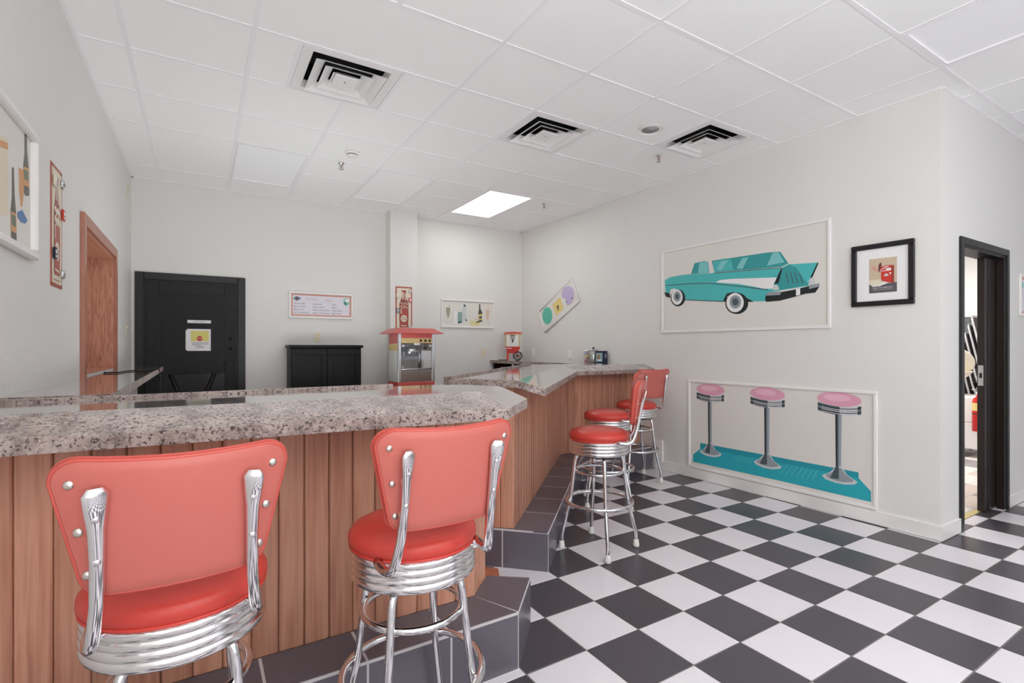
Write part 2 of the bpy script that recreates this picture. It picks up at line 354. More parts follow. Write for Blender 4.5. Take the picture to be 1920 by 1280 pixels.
for i in range(-8, 24):
    for j in range(-22, 14):
        x0, y0 = GX+i*T, GY+j*T; mi = 0 if (i+j) % 2 == 0 else 1
        for R in (roomA, roomB):
            if R is roomA and y0 > CA.y+.09 or R is roomB and y0+T < CA.y: continue
            q = sq(i, j)
            if R is roomA: q = [p for p in clip(q, [(XL, YF), (XE, YF), (XE, CA.y), (XL, CA.y)])] if x0 < CA.x else clip(q, [(XL, YF), (XE, YF), (XE, CA.y), (XL, CA.y)])
            else: q = clip(q, roomB)
            if len(q) < 3: continue
            ar = abs(sum(q[k-1][0]*q[k][1]-q[k][0]*q[k-1][1] for k in range(len(q))))/2
            if ar < 2e-4: continue
            cx = sum(p[0] for p in q)/len(q); cy = sum(p[1] for p in q)/len(q)
            # under or behind the bar nothing of the floor can be seen
            if cx < 1.0 and cy > 1.98: continue
            if cy > 2.05 and cy-2.533 > (cx-1.45)*1.02+.25 and cx < 3.3: continue
            if cy > 4.3: continue
            px = [proj((p[0], p[1], 0)) for p in q]
            vis = any(-30 < a < 1950 and -30 < b_ < 1310 and c_ > 0 for a, b_, c_ in px)
            cand.append((vis, math.hypot(cx, cy), q, mi, ar > .98*(T-2*g)**2, x0, y0))
vis = sorted([c for c in cand if c[0]], key=lambda c: c[1]); rest = [c for c in cand if not c[0]]+vis[300:]
for c in vis[:300]:
    if c[4]: obj('floor_tile', full[c[3]], fl, (c[5], c[6], 0))
    else: MB().prism(c[2], -.008, 0).build('floor_tile', (TBLK, TWHT)[c[3]], fl)
mb = MB()
for c in rest: mb.prism(c[2], -.008, 0, c[3])
mb.build('floor_tiles_outside', [TBLK, TWHT], fl, kind='stuff')
# doorway floor tiles between the jambs
for i in range(9, 13):
    j = -3; q = clip(sq(i, j), [(DX0+.002, CA.y), (DX1-.002, CA.y), (DX1-.002, CA.y+.075), (DX0+.002, CA.y+.075)])
    if len(q) > 2: MB().prism(q, -.008, 0).build('floor_tile', (TBLK, TWHT)[(i+j) % 2 if (i+j) % 2 == 0 else 1], fl)
# terracotta floor in the gap behind the bar
zone = [(1.16, 2.10), (1.36, 2.30), (1.50, 2.60), (1.40, 2.69), (.9, 3.3), (.6, 3.0), (.9, 2.2)]
for i in range(-6, 8):
    for j in range(-6, 8):
        cx, cy = 1.2+i*.152*.7071-j*.152*.7071, 2.55+i*.152*.7071+j*.152*.7071; r_ = .148*.7071
        q = clip([(cx, cy-r_), (cx+r_, cy), (cx, cy+r_), (cx-r_, cy)], zone)
        if len(q) > 2 and abs(sum(q[k-1][0]*q[k][1]-q[k][0]*q[k-1][1] for k in range(len(q)))) > 1e-3: MB().prism(q, -.008, .0012).build('terracotta_tile', TERRA, fl)

# ---------------------------------------------------------------- ceiling
ce = struct('ceiling', MB().box(XL-WT, XE+.12, YF-.12, YB+.12, 3.2, 3.3), CEILB)
XS = [XL, -.36, .25, .86, 1.475, 2.09, 2.70, 3.315, 3.925, 4.53, 5.14, 5.75, 6.36, 6.97, 7.58, 8.19, XE]
YS = [YF, -3.6, -2.99, -2.38, -1.77, -1.16, -.55, .06, .665, 1.275, 1.885, 2.49, 3.08, 3.67, 4.265, 4.865, 5.41, 5.965, YB]
def wall_clip(q):                               # keep ceiling pieces inside the room
    return [p for p in (clip(q, [(XL, YF), (CA.x, YF), CA[:], CB[:], (XL, YB)]), clip(q, [(CA.x, YF), (XE, YF), (XE, CA.y), (CA.x, CA.y)]))
            if len(p) > 2 and abs(sum(p[k-1][0]*p[k][1]-p[k][0]*p[k-1][1] for k in range(len(p)))) > 2e-4]
special = set(); tiles = []; fix = []
def cellrect(i0, i1, j0, j1): return (XS[i0], XS[i1], YS[j0], YS[j1])
def take(i0, i1, j0, j1):
    for i in range(i0, i1):
        for j in range(j0, j1): special.add((i, j))
LIT = [(6, 15)]                                  # (column, row) of two-row panels
take(6, 7, 15, 17); fix.append(('lit', 6, 15))
take(4, 5, 15, 17); fix.append(('off', 4, 15)); take(2, 3, 15, 17); fix.append(('off', 2, 15))
take(7, 8, 7, 9); fix.append(('off', 7, 7))
for i, j in ((3, 5), (6, 5), (3, 1), (6, 1)): take(i, i+1, j, j+2); fix.append(('lit', i, j))
take(1, 2, 15, 17); tiles.append(cellrect(1, 2, 15, 17)); take(0, 1, 15, 17); tiles.append(cellrect(0, 1, 15, 17))
take(2, 4, 11, 12); tiles.append(cellrect(2, 4, 11, 12))
take(2, 4, 12, 13); VENT1 = (.49, 1.105, 3.08, 3.67); tiles += [(.25, .49, 3.08, 3.67), (1.105, 1.475, 3.08, 3.67)]
take(5, 6, 12, 13); VENT2 = cellrect(5, 6, 12, 13)
take(7, 8, 11, 12); VENT3 = cellrect(7, 8, 11, 12)
for i in range(len(XS)-1):
    for j in range(len(YS)-1):
        if (i, j) not in special: tiles.append(cellrect(i, i+1, j, j+1))
GB = .011
outs = MB()
for x0, x1, y0, y1 in tiles:
    for q in wall_clip([(x0+GB, y0+GB), (x1-GB, y0+GB), (x1-GB, y1-GB), (x0+GB, y1-GB)]):
        if y1 > .9: MB().prism(q, ZC+.003, ZC+.018).build('ceiling_tile', CTILE, ce)
        else: outs.prism(q, ZC+.003, ZC+.018)
outs.build('ceiling_tiles_behind', CTILE, ce, kind='stuff')
def bar(x0, x1, y0, y1, name='ceiling_grid_bar'):
    for q in wall_clip([(x0, y0), (x1, y0), (x1, y1), (x0, y1)]): MB().prism(q, ZC-.001, ZC+.004).build(name, GRID, ce)
w2 = .0125
for i in range(1, len(XS)-1):
    x = XS[i]; y0 = YF; segs = [[YF, YB]]
    if i == 3: segs = [[YF, 2.49], [3.67, YB]]                     # no bar through the wide tile and the first vent
    if x > CA.x: segs = [[YF, CA.y]]
    for a, b_ in segs: bar(x-w2, x+w2, a, b_)
for ya_, yb_ in ((2.49, 2.49+w2), (3.08-w2, 3.08+w2), (3.67-w2, 3.67)): bar(.86-w2, .86+w2, ya_, yb_)
for a in (.49, 1.105): bar(a-w2, a+w2, 3.08+w2, 3.67-w2)
for j in range(1, len(YS)-1):
    y = YS[j]
    for i in range(len(XS)-1):
        if (i, j-1) in special and (i, j) in special and any(f[1] == i and f[2] == j-1 for f in fix): continue
        if j == 16 and i in (0, 1): continue
        bar(XS[i]+w2, XS[i+1]-w2, y-w2, y+w2)
# wall angle round the edge
struct('trim_1', MB().box(XL, CB.x+.03, YB-.022, YB, ZC-.002, ZC+.004).box(XL, XL+.022, YF, YB, ZC-.002, ZC+.004).prism([(CA.x-.022, CA.y-.02), (CB.x-.022, YB), CB[:], CA[:]], ZC-.002, ZC+.004).box(CA.x, XE, CA.y-.022, CA.y, ZC-.002, ZC+.004), GRID)

# ceiling light panels
def troffer(lit, x0, x1, y0, y1, label, group=None):
    cx, cy = (x0+x1)/2, (y0+y1)/2; hx, hy = (x1-x0)/2-.014, (y1-y0)/2-.014
    t = thing('ceiling_light', label, 'ceiling light', (cx, cy, ZC), 0, group)
    fr = MB()
    for a, b_, c_, d in ((-hx, hx, -hy, -hy+.02), (-hx, hx, hy-.02, hy), (-hx, -hx+.02, -hy+.02, hy-.02), (hx-.02, hx, -hy+.02, hy-.02)): fr.box(a, b_, c_, d, -.003, .05)
    fr.build('frame', GRID, t)
    MB().box(-hx+.02, hx-.02, -hy+.02, hy-.02, .006, .012).build('diffuser', LENSON if lit else LENS, t)
    if lit:
        l = area('panel_lamp', (cx, cy, ZC-.006), (0, 0, 0), 2*hx-.05, 2*hy-.05, TROFFER*(.45 if cy > 4 else .6 if cx > 2.5 else 1), TCOL)
    return t
names = {(4, 15): 'unlit white light panel in the ceiling beside the lit one', (2, 15): 'unlit white light panel in the ceiling near the black door', (7, 7): 'unlit white light panel in the ceiling over the doorway corner', (6, 15): 'lit square of ceiling light glowing above the back counter'}
for kind, i, j in fix:
    lb = names.get((i, j)); troffer(kind == 'lit', XS[i], XS[i+1], YS[j], YS[j+2], lb or 'lit ceiling light panel over the open floor', None if lb else 'lit panels over the open floor')

# air diffusers
def vent(x0, x1, y0, y1, label):
    cx, cy = (x0+x1)/2, (y0+y1)/2; h = (x1-x0)/2-.014; k = (y1-y0)/2-.014
    t = thing('air_diffuser', label, 'air vent', (cx, cy, ZC))
    o = .235
    fp = MB(); pts = [(-h, -k), (h, -k), (h, k), (-h, k)]; ip = [(-o, -o), (o, -o), (o, o), (-o, o)]
    up = [(x*.93, y*.93) for x, y in ip]
    vs = [(x, y, 0) for x, y in pts]+[(x, y, 0) for x, y in ip]+[(x, y, .045) for x, y in up]
    fp.add(vs, [(i, 4+i, 4+(i+1) % 4, (i+1) % 4) for i in range(4)]+[(4+i, 8+i, 8+(i+1) % 4, 4+(i+1) % 4) for i in range(4)])
    fp.build('face_plate', VENTW, t)
    MB().add([(x, y, .045) for x, y in up]+[(x, y, .15) for x, y in up], [(0, 1, 5, 4), (1, 2, 6, 5), (2, 3, 7, 6), (3, 0, 4, 7), (4, 5, 6, 7)]).build('duct', DUCT, t)
    for a, bq, zl in ((.215, .15, -.028), (.15, .09, -.022), (.09, .0, -.016)):
        m = MB()
        if bq > 0:
            r1 = [(-a, -a), (a, -a), (a, a), (-a, a)]; r2 = [(-bq, -bq), (bq, -bq), (bq, bq), (-bq, bq)]
            vs = [(x, y, zl) for x, y in r1]+[(x, y, zl+.04) for x, y in r2]+[(x*.985, y*.985, zl+.005) for x, y in r1]+[(x*.985, y*.985, zl+.045) for x, y in r2]
            fs = []
            for i in range(4):
                j = (i+1) % 4; fs += [(i, 4+i, 4+j, j), (8+i, 8+j, 12+j, 12+i), (i, j, 8+j, 8+i), (4+i, 12+i, 12+j, 4+j)]
            m.add(vs, fs)
        else:
            m.cbox(-a*.8, a*.8, -a*.8, a*.8, zl, zl+.012, .004); m.add([(-a, -a, zl+.002), (a, -a, zl+.002), (a, a, zl+.002), (-a, a, zl+.002), (-.05, -.05, zl+.03), (.05, -.05, zl+.03), (.05, .05, zl+.03), (-.05, .05, zl+.03)], [(0, 4, 5, 1), (1, 5, 6, 2), (2, 6, 7, 3), (3, 7, 4, 0)])
        m.build('louvre', VENTW, t)
    MB().lathe([(.006, -.0165), (.006, -.012)], 10).build('screw', DKMET, t)
vent(*VENT1, 'square white ceiling air vent nearest the bottle sign wall')
vent(*VENT2, 'square white ceiling air vent midway between the two other vents')
vent(*VENT3, 'square white ceiling air vent beside the round ceiling speaker')
# round recessed can, smoke detector, sprinklers
p = onZ(1219.5, 242, ZC)
t = thing('recessed_downlight', 'round white recessed can in the ceiling by the vent', 'downlight', p)
MB().lathe([(.098, -.006), (.098, 0), (.07, .0), (.066, -.006)], 32, cap=False).build('trim_ring', PLASW, t)
MB().lathe([(.068, -.0055), (.05, -.003), (.02, -.0015), (0, -.001)], 32).build('reflector', mat('downlight_grey', S(176, 174, 174), .5), t)
p = onZ(660, 290, ZC-.02)
t = thing('smoke_detector', 'round white smoke detector on the ceiling', 'smoke detector', (p.x, p.y, ZC))
MB().lathe([(.062, 0), (.062, -.012), (.05, -.02), (.045, -.02)], 28).build('base', PLASW, t)
MB().lathe([(.045, -.018), (.045, -.026), (.046, -.026)], 28).build('sensing_slot', DKMET, t)
MB().lathe([(.046, -.026), (.044, -.036), (.03, -.042), (0, -.043)], 28).build('cap', PLASW, t)
def sprinkler(px, py, label):
    p = onZ(px, py, ZC-.01); t = thing('fire_sprinkler', label, 'sprinkler', (p.x, p.y, ZC))
    MB().lathe([(.03, 0), (.028, -.006), (.012, -.008), (.012, -.02)], 20).build('escutcheon', CHROME, t)
    m = MB()
    for s in (-1, 1): m.tube([(s*.012, 0, -.018), (s*.02, 0, -.03), (s*.014, 0, -.045), (0, 0, -.052)], .0035, 6)
    m.build('yoke', ALU, t); MB().lathe([(.004, -.02), (.005, -.05)], 8).build('bulb', SIGNR2, t)
    MB().lathe([(.0, -.052), (.022, -.054), (.022, -.057), (0, -.058)], 16).build('deflector', ALU, t)
sprinkler(640, 308, 'small ceiling sprinkler head beside the smoke detector')
sprinkler(1235, 294, 'small ceiling sprinkler head below the round downlight can')
sprinkler(1020, 383, 'small ceiling sprinkler head by the lit light panel')

# ---------------------------------------------------------------- pass-through window in the left wall
wn = obj('window_1', None, None, (0, 0, 0)); wn['kind'] = 'structure'
cw = .07
x0, x1 = XL+.001, XL+.022
MB().box(x0, x1, WY0-cw, WY0, WZ0-.012, WZ1+cw).build('casing', OAKT, wn); MB().box(x0, x1, WY1, WY1+cw, WZ0-.012, WZ1+cw).build('casing', OAKT, wn)
MB().box(x0, x1, WY0, WY1, WZ1, WZ1+cw).build('casing', OAKT, wn)
MB().box(XL-WT+.03, XL+.003, WY1-.018, WY1-.0005, WZ0, WZ1).build('jamb', OAK, wn); MB().box(XL-WT+.03, XL+.003, WY0+.0005, WY0+.018, WZ0, WZ1).build('jamb', OAK, wn)
MB().box(XL-WT+.03, XL+.003, WY0+.018, WY1-.018, WZ1-.018, WZ1-.0005).build('head', OAK, wn); MB().box(XL-WT+.03, XL+.003, WY0+.018, WY1-.018, WZ0+.0005, WZ0+.004).build('sill', OAK, wn)
for k in range(9): MB().box(XL-WT+.005, XL-WT+.028, WY0, WY1, WZ0+k*.1, WZ0+k*.1+.096).build('shutter_slat', PLASW, wn)

# ---------------------------------------------------------------- black door in the back wall
d = obj('door_1', None, None, (-.075, YB, 0)); d['kind'] = 'structure'
hw = .5; fw_ = .075; top = 2.08
MB().cbox(-hw, -hw+fw_, -.022, .0, 0, top, .005).build('door_casing', BLK, d); MB().cbox(hw-fw_, hw, -.022, .0, 0, top, .005).build('door_casing', BLK, d)
MB().cbox(-hw+fw_, hw-fw_, -.022, .0, top-fw_, top, .005).build('door_casing', BLK, d)
ix = hw-fw_; sl = -ix+.13; sr = ix-.125
MB().box(-ix, ix, -.006, -.001, 0, top-fw_).build('door_leaf', BLK, d)
MB().cbox(-ix+.01, sl, -.016, -.006, .02, top-fw_-.01, .003).build('door_stile', BLKR, d); MB().cbox(sr, ix-.01, -.016, -.006, .02, top-fw_-.01, .003).build('door_stile', BLKR, d)
MB().cbox(sl, sr, -.016, -.006, 1.875, top-fw_-.01, .003).build('door_rail', BLKR, d); MB().cbox(sl, sr, -.016, -.006, 1.02, 1.165, .003).build('door_rail', BLKR, d)
MB().cbox(sl, sr, -.016, -.006, .02, .2, .003).build('door_rail', BLKR, d)
MB().cbox(sl+.006, sr-.006, -.013, -.006, 1.172, 1.868, .002).build('door_panel', BLKP, d)
MB().box(sl, sr, -.008, -.006, .2, 1.02).build('door_panel', BLK, d)
for s in (-1, 1): MB().tube([(s*(sr-.1), -.008, 1.02), (s*.02, -.008, .52)], .022, 4).build('door_brace', BLKR, d)
for z in (1.40, 1.29): MB().lathe([(.016, 0), (.016, .006), (.011, .006), (.009, -.001)], 18, axis='y', c=(sr+.055, z), o=-.0225).build('lock_hole', DUCT, d)
# papers on the door
pl = onY(352, 610, YB-.02); q = onY(397, 607, YB-.02)
cx = pl.x+.105
t = thing('paper_strip', 'narrow white paper strip taped above the notice on the black door', 'sign', (cx, YB-.014, 1.578))
MB().box(-.108, .108, -.001, 0, -.015, .017).build('paper', PAPER, t); text('STAFF ONLY', .021, INK, t, 0, 0, .0016)
t = thing('paper_notice', 'white paper notice with a yellow picture on the black door', 'notice', (cx-.002, YB-.014, 1.385))
MB().box(-.11, .108, -.0012, 0, -.12, .115).build('sheet', PAPER, t)
MB().box(-.122, -.105, -.0026, -.0013, -.11, .1).build('punched_edge', PAPER, t)
MB().flat([(-.075, -.015), (.09, -.015), (.09, .095), (-.075, .095)], .0018).build('yellow_picture', LEMON, t)
MB().flat([(x*.026+.005, z*.026+.012) for x, z in ((-1, -.42), (-.42, -1), (.42, -1), (1, -.42), (1, .42), (.42, 1), (-.42, 1), (-1, .42))], .0024).build('red_octagon', BRED, t)
text('STOP', .02, PAPER, t, .005, .012, .0028)
m = MB()
for k, (a, b_) in enumerate(((-.065, .085), (-.065, .085), (-.06, .02), (-.03, .05), (-.03, .045))): m.flat([(a, -.03-k*.013), (b_, -.03-k*.013), (b_, -.034-k*.013), (a, -.034-k*.013)], .0018)
m.build('text_lines', INK, t)

# ---------------------------------------------------------------- doorway in the return wall with a sliding door
d = obj('door_2', None, None, (0, CA.y, 0)); d['kind'] = 'structure'
MB().cbox(DX0-.05, DX0+.0, -.018, 0, .002, DZ+.05, .003).build('door_casing', BLKF, d); MB().cbox(DX1, DX1+.05, -.018, 0, .002, DZ+.05, .003).build('door_casing', BLKF, d)
MB().cbox(DX0, DX1, -.018, 0, DZ, DZ+.05, .003).build('door_casing', BLKF, d)
MB().box(DX0, DX0+.018, 0, .13, .002, DZ).build('door_jamb', BLKF, d); MB().box(DX0+.018, DX1, 0, .13, DZ-.02, DZ).build('door_head', BLKF, d)
MB().box(DX1-.02, DX1, 0, .045, .002, DZ-.02).build('door_jamb', BRNF, d); MB().box(DX1-.02, DX1, .1, .13, .002, DZ-.02).build('door_jamb', BRNF, d)
lf = MB().cbox(DX1-.27, DX1+.0, .05, .094, .012, DZ-.025, .002).build('door_leaf', BRNF, d)
MB().box(DX1-.272, DX1-.27, .056, .088, 1.0, 1.16).build('latch_plate', ALU, lf); MB().box(DX1-.274, DX1-.272, .064, .08, 1.06, 1.1).build('latch_slot', DKMET, lf)
MB().box(DX1-.2, DX1-.17, .046, .05, .02, DZ-.03).build('edge_strip', BLKF, lf)
MB().box(DX0+.018, DX1-.02, .078, .125, -.004, .004).build('door_threshold', THRESH, d)

# ---------------------------------------------------------------- bars
ZT = 1.12; ZO = 1.07; ZS = .232; SLAB = .04
PCACHE = {}
def planks(parent, P, Q, z0, z1, width, phase=0.):
    P, Q = Vector(P), Vector(Q); L_ = (Q-P).length; d = (Q-P)/L_; rot = math.atan2(d.y, d.x)
    cuts = [0.]; x = phase if phase > 1e-4 else width
    while x < L_-.012: cuts.append(x); x += width
    cuts.append(L_)
    for a, b_ in zip(cuts, cuts[1:]):
        w_ = round(b_-a, 4); key = (w_, z0, z1)
        if key not in PCACHE:
            c = .005; m = MB(); hw_ = w_-.0006
            sec = [(.001, .014), (.001, .005), (c, 0), (hw_-c, 0), (hw_-.0004, .005), (hw_-.0004, .014)]
            n = len(sec); vs = [(x_, y_, z0) for x_, y_ in sec]+[(x_, y_, z1) for x_, y_ in sec]
            m.add(vs, [list(range(n))[::-1], list(range(n, 2*n))]+[(i, (i+1) % n, n+(i+1) % n, n+i) for i in range(n)])
            PCACHE[key] = m.mesh('plank', CEDAR)
        o = obj('plank', PCACHE[key], parent, (P.x+d.x*a, P.y+d.y*a, 0)); o.rotation_euler = (0, 0, rot)
def step_thing(label, outer, inner, cuts):
    """tiled foot step: outer/inner polylines, cuts[k] = distances of tile joints along outer segment k"""
    t = thing('foot_step', label, 'step')
    n = len(outer); core = [Vector(p) for p in outer]+[Vector(p) for p in inner[::-1]]
    MB().prism(inset([(p.x, p.y) for p in core] if poly_ccw(core) else [(p.x, p.y) for p in core][::-1], .0015), 0, ZS-.0015).build('grout_core', GROUTL, t)
    gg = .0042
    for k in range(n-1):
        O0, O1, I0, I1 = (Vector(v) for v in (outer[k], outer[k+1], inner[k], inner[k+1]))
        L_ = (O1-O0).length; d = (O1-O0)/L_; nrm = Vector((d.y, -d.x)); cc = [0.]+cuts[k]+[L_]
        for a, b_ in zip(cc, cc[1:]):
            fa, fb = a/L_, b_/L_
            A, B = O0+d*(a+gg), O0+d*(b_-gg)
            C, D = I0+(I1-I0)*fb, I0+(I1-I0)*fa
            if b_ < L_-1e-6: C = B+(C-B).project(-nrm)
            if a > 1e-6: D = A+(D-A).project(-nrm)
            e = (D-A).normalized()*gg; e2 = (C-B).normalized()*gg
            MB().prism([(A+e)[:], (B+e2)[:], (C-d*gg*.3)[:], (D+d*gg*.3)[:]], ZS-.008, ZS, c=.001).build('top_tile', TSTEP, t)
            A2, B2 = A+nrm*.0, B+nrm*.0
            MB().prism([A2[:], B2[:], (B2-nrm*.006)[:], (A2-nrm*.006)[:]], .004, ZS-.012).build('riser_tile', TSTEP, t)
    return t
def poly_ccw(P): return sum(P[i].x*P[(i+1) % len(P)].y-P[(i+1) % len(P)].x*P[i].y for i in range(len(P))) > 0

# near bar
t = thing('plank_bar', 'cedar plank bar front behind the two red stools beside each other', 'bar', (0, 0, 0))
NB0, NB1, NB2 = (XL+.001, 1.94), (1.0, 1.94), (1.13, 2.075)
MB().prism([(XL+.001, 1.957), (.993, 1.957), (1.108, 2.078), (1.03, 2.17), (.9, 2.19), (XL+.001, 2.18)], 0, ZT-SLAB-.001).build('bar_core', CEDAR, t)
planks(t, NB0, NB1, ZS+.001, ZT-SLAB-.001, .0853, phase=(1.0-NB0[0]) % .0853); planks(t, NB1, NB2, .0, ZT-SLAB-.001, .0853); planks(t, NB2, (1.04, 2.18), 0, ZT-SLAB-.001, .0853)
step_thing('charcoal tiled foot step under the two nearer red stools', [(XL+.001, 1.722), (1.095, 1.727), (1.306, 1.957), (1.14, 2.085)], [(XL+.001, 1.938), (1.002, 1.938), (1.135, 2.073), (1.138, 2.083)],
           [[.153+.312*k for k in range(5)], [], []])
def worktop(name, flat, i0, outer, label, lip=None, lipz=.013):
    """flat polygon (counter-clockwise) whose edges from vertex i0 on slope down to the outer line"""
    t = thing(name, label, 'countertop', (0, 0, 0)); n = len(flat); m_ = len(outer); th = SLAB
    vs = [(x, y, ZT) for x, y in flat]+[(x, y, ZO) for x, y in outer]; k = len(vs); vs += [(x, y, z-th) for x, y, z in vs]
    fs = [list(range(n)), [k+i for i in range(n)][::-1]]
    for j in range(m_-1):
        a, b_ = (i0+j) % n, (i0+j+1) % n; fs += [(a, n+j, n+j+1, b_), (k+b_, k+n+j+1, k+n+j, k+a)]
    loop = [n+j for j in range(m_)]+[(i0+m_-1+q) % n for q in range(n-m_+2)]
    ed = [(k+a, k+b_, b_, a) for a, b_ in zip(loop, loop[1:]+loop[:1])]
    mw = MB().add(vs, fs); mw.add(vs, ed, 1); mw.build('worktop', [LAM, LAME], t)
    if lip:
        for a, b_ in zip(lip, lip[1:]):
            a, b_ = Vector(a), Vector(b_); d = (b_-a).normalized(); n_ = Vector((-d.y, d.x))
            MB().prism([a[:], b_[:], (b_-n_*.02)[:], (a-n_*.02)[:]], ZT-.002, ZT+lipz, c=.003).build('raised_edge', LAME, t)
    return t
worktop('bar_countertop', [(XL+.001, 1.868), (.975, 1.838), (1.185, 2.03), (1.095, 2.21), (.93, 2.29), (XL+.001, 2.23)], 0, [(XL+.001, 1.735), (.99, 1.63), (1.255, 1.908)],
        'long speckled laminate top of the plank bar with the nearer stools', [(XL+.002, 2.23), (.75, 2.282)])

# angled bar
P1, P2, P3 = (1.572, 2.533), (3.068, 4.058), (xr(4.06)-.002, 4.058)
t = thing('plank_bar', 'cedar plank angled bar front running to the mural wall', 'bar', (0, 0, 0))
MB().prism([(1.578, 2.56), (3.06, 4.075), (xr(4.1)-.002, 4.075), (xr(4.38)-.002, 4.38), (2.95, 4.38), (1.36, 2.75), (1.47, 2.66)], 0, ZT-SLAB-.001).build('bar_core', CEDAR, t)
planks(t, P1, P2, ZS+.001, ZT-SLAB-.001, .0853); planks(t, P2, P3, ZS+.001, ZT-SLAB-.001, .0905)
planks(t, (1.572-.73*.17, 2.533+.68*.17), P1, ZS+.001, ZT-SLAB-.001, .0853)
step_thing('charcoal tiled foot step along the angled bar', [(1.438, 2.65), (1.711, 2.377), (3.18, 3.86), (xr(3.86)-.016, 3.86)], [(1.442, 2.652), (1.572, 2.534), (3.068, 4.056), (xr(4.05)-.016, 4.056)],
           [[.11], [.335+.313*k for k in range(6)], [.31*k+.25 for k in range(3)]])
XF = 3.57
worktop('bar_countertop', [(1.475, 2.35), (3.04, 3.99), (xr(3.99)-.002, 3.99), (CB.x-.002, YB-.002), (XF, YB-.002), (XF, 4.45), (2.945, 4.45), (1.18, 2.665), (1.243, 2.602), (1.29, 2.645)], 0, [(1.625, 2.295), (3.10, 3.838), (xr(3.84)-.002, 3.84)],
        'speckled laminate top of the angled bar by the mural wall', [(1.18, 2.665), (2.945, 4.45)])

# left wall counter
t = thing('wall_counter', 'narrow speckled laminate counter under the oak pass-through', 'counter', (0, 0, 0))
MB().prism([(XL+.001, 2.45), (-.29, 2.45), (-.305, 5.83), (XL+.001, 5.83)], 1.083, 1.1226, 1).prism([(XL+.002, 2.451), (-.291, 2.451), (-.306, 5.829), (XL+.002, 5.829)], 1.1225, 1.123).build('worktop', [LAM, LAME], t)
MB().prism([(XL+.001, 2.50), (-.50, 2.50), (-.50, 5.80), (XL+.001, 5.80)], 0, 1.083).build('base', TRIMW, t)
m = MB(); pts = [onZ(x, y, 1.1285) for x, y in ((166, 698), (195, 698.6), (222, 698), (240, 695), (252, 694.5), (266, 696))]
pts = [(max(XL+.03, p.x), min(p.y, 5.7), 1.1285) for p in pts]+[(-.287, 4.95, 1.127), (-.278, 4.90, 1.105), (-.277, 4.90, .8), (-.277, 4.9, .4), (-.277, 4.9, .1)]
mo = m.tube(pts, .0042, 6).build('power_cable', WIRE, None, label='thin black cable lying over the counter edge by the oak pass-through', category='cable')

# open shelf unit under the far worktop
ZK = ZT; x0, x1, y0, y1 = XF, CB.x-.001, 4.62, YB-.001
t = thing('shelf_unit', 'open shelf unit with dark red inside under the far worktop', 'shelf unit', (0, 0, 0))
for yy in (y0+.01, 5.2, 5.8, y1-.05): MB().box(x0+.02, x0+.05, yy, yy+.04, 0, ZK-SLAB-.001).build('post', ALU, t)
MB().box(x1-.06, x1-.03, y0+.02, y1-.02, 0, ZK-SLAB-.001).build('back_panel', MAROON, t)
MB().box(x0+.06, x1-.06, y1-.03, y1-.01, 0, ZK-SLAB-.001).build('side_panel', MAROON, t); MB().box(x0+.06, x1-.06, y0+.0, y0+.02, 0, ZK-SLAB-.001).build('side_panel', MAROON, t)
for z in (.12, .5, .84): MB().box(x0+.04, x1-.06, y0+.02, y1-.03, z, z+.02).build('shelf', MAROON, t)
rk = thing('wire_rack', 'white wire rack on the open shelf below the small popcorn cart', 'rack', (x0+.17, 6.12, .861))
m = MB()
for yy in (-.12, 0, .12): m.tube([(-.08, yy, 0), (-.08, yy, .16), (.1, yy, .16), (.1, yy, 0)], .004, 6)
for xx, zz in ((-.08, .16), (.1, .16), (-.08, .08), (0, .16)): m.tube([(xx, -.13, zz), (xx, .13, zz)], .004, 6)
m.build('wires', PLASW, rk)

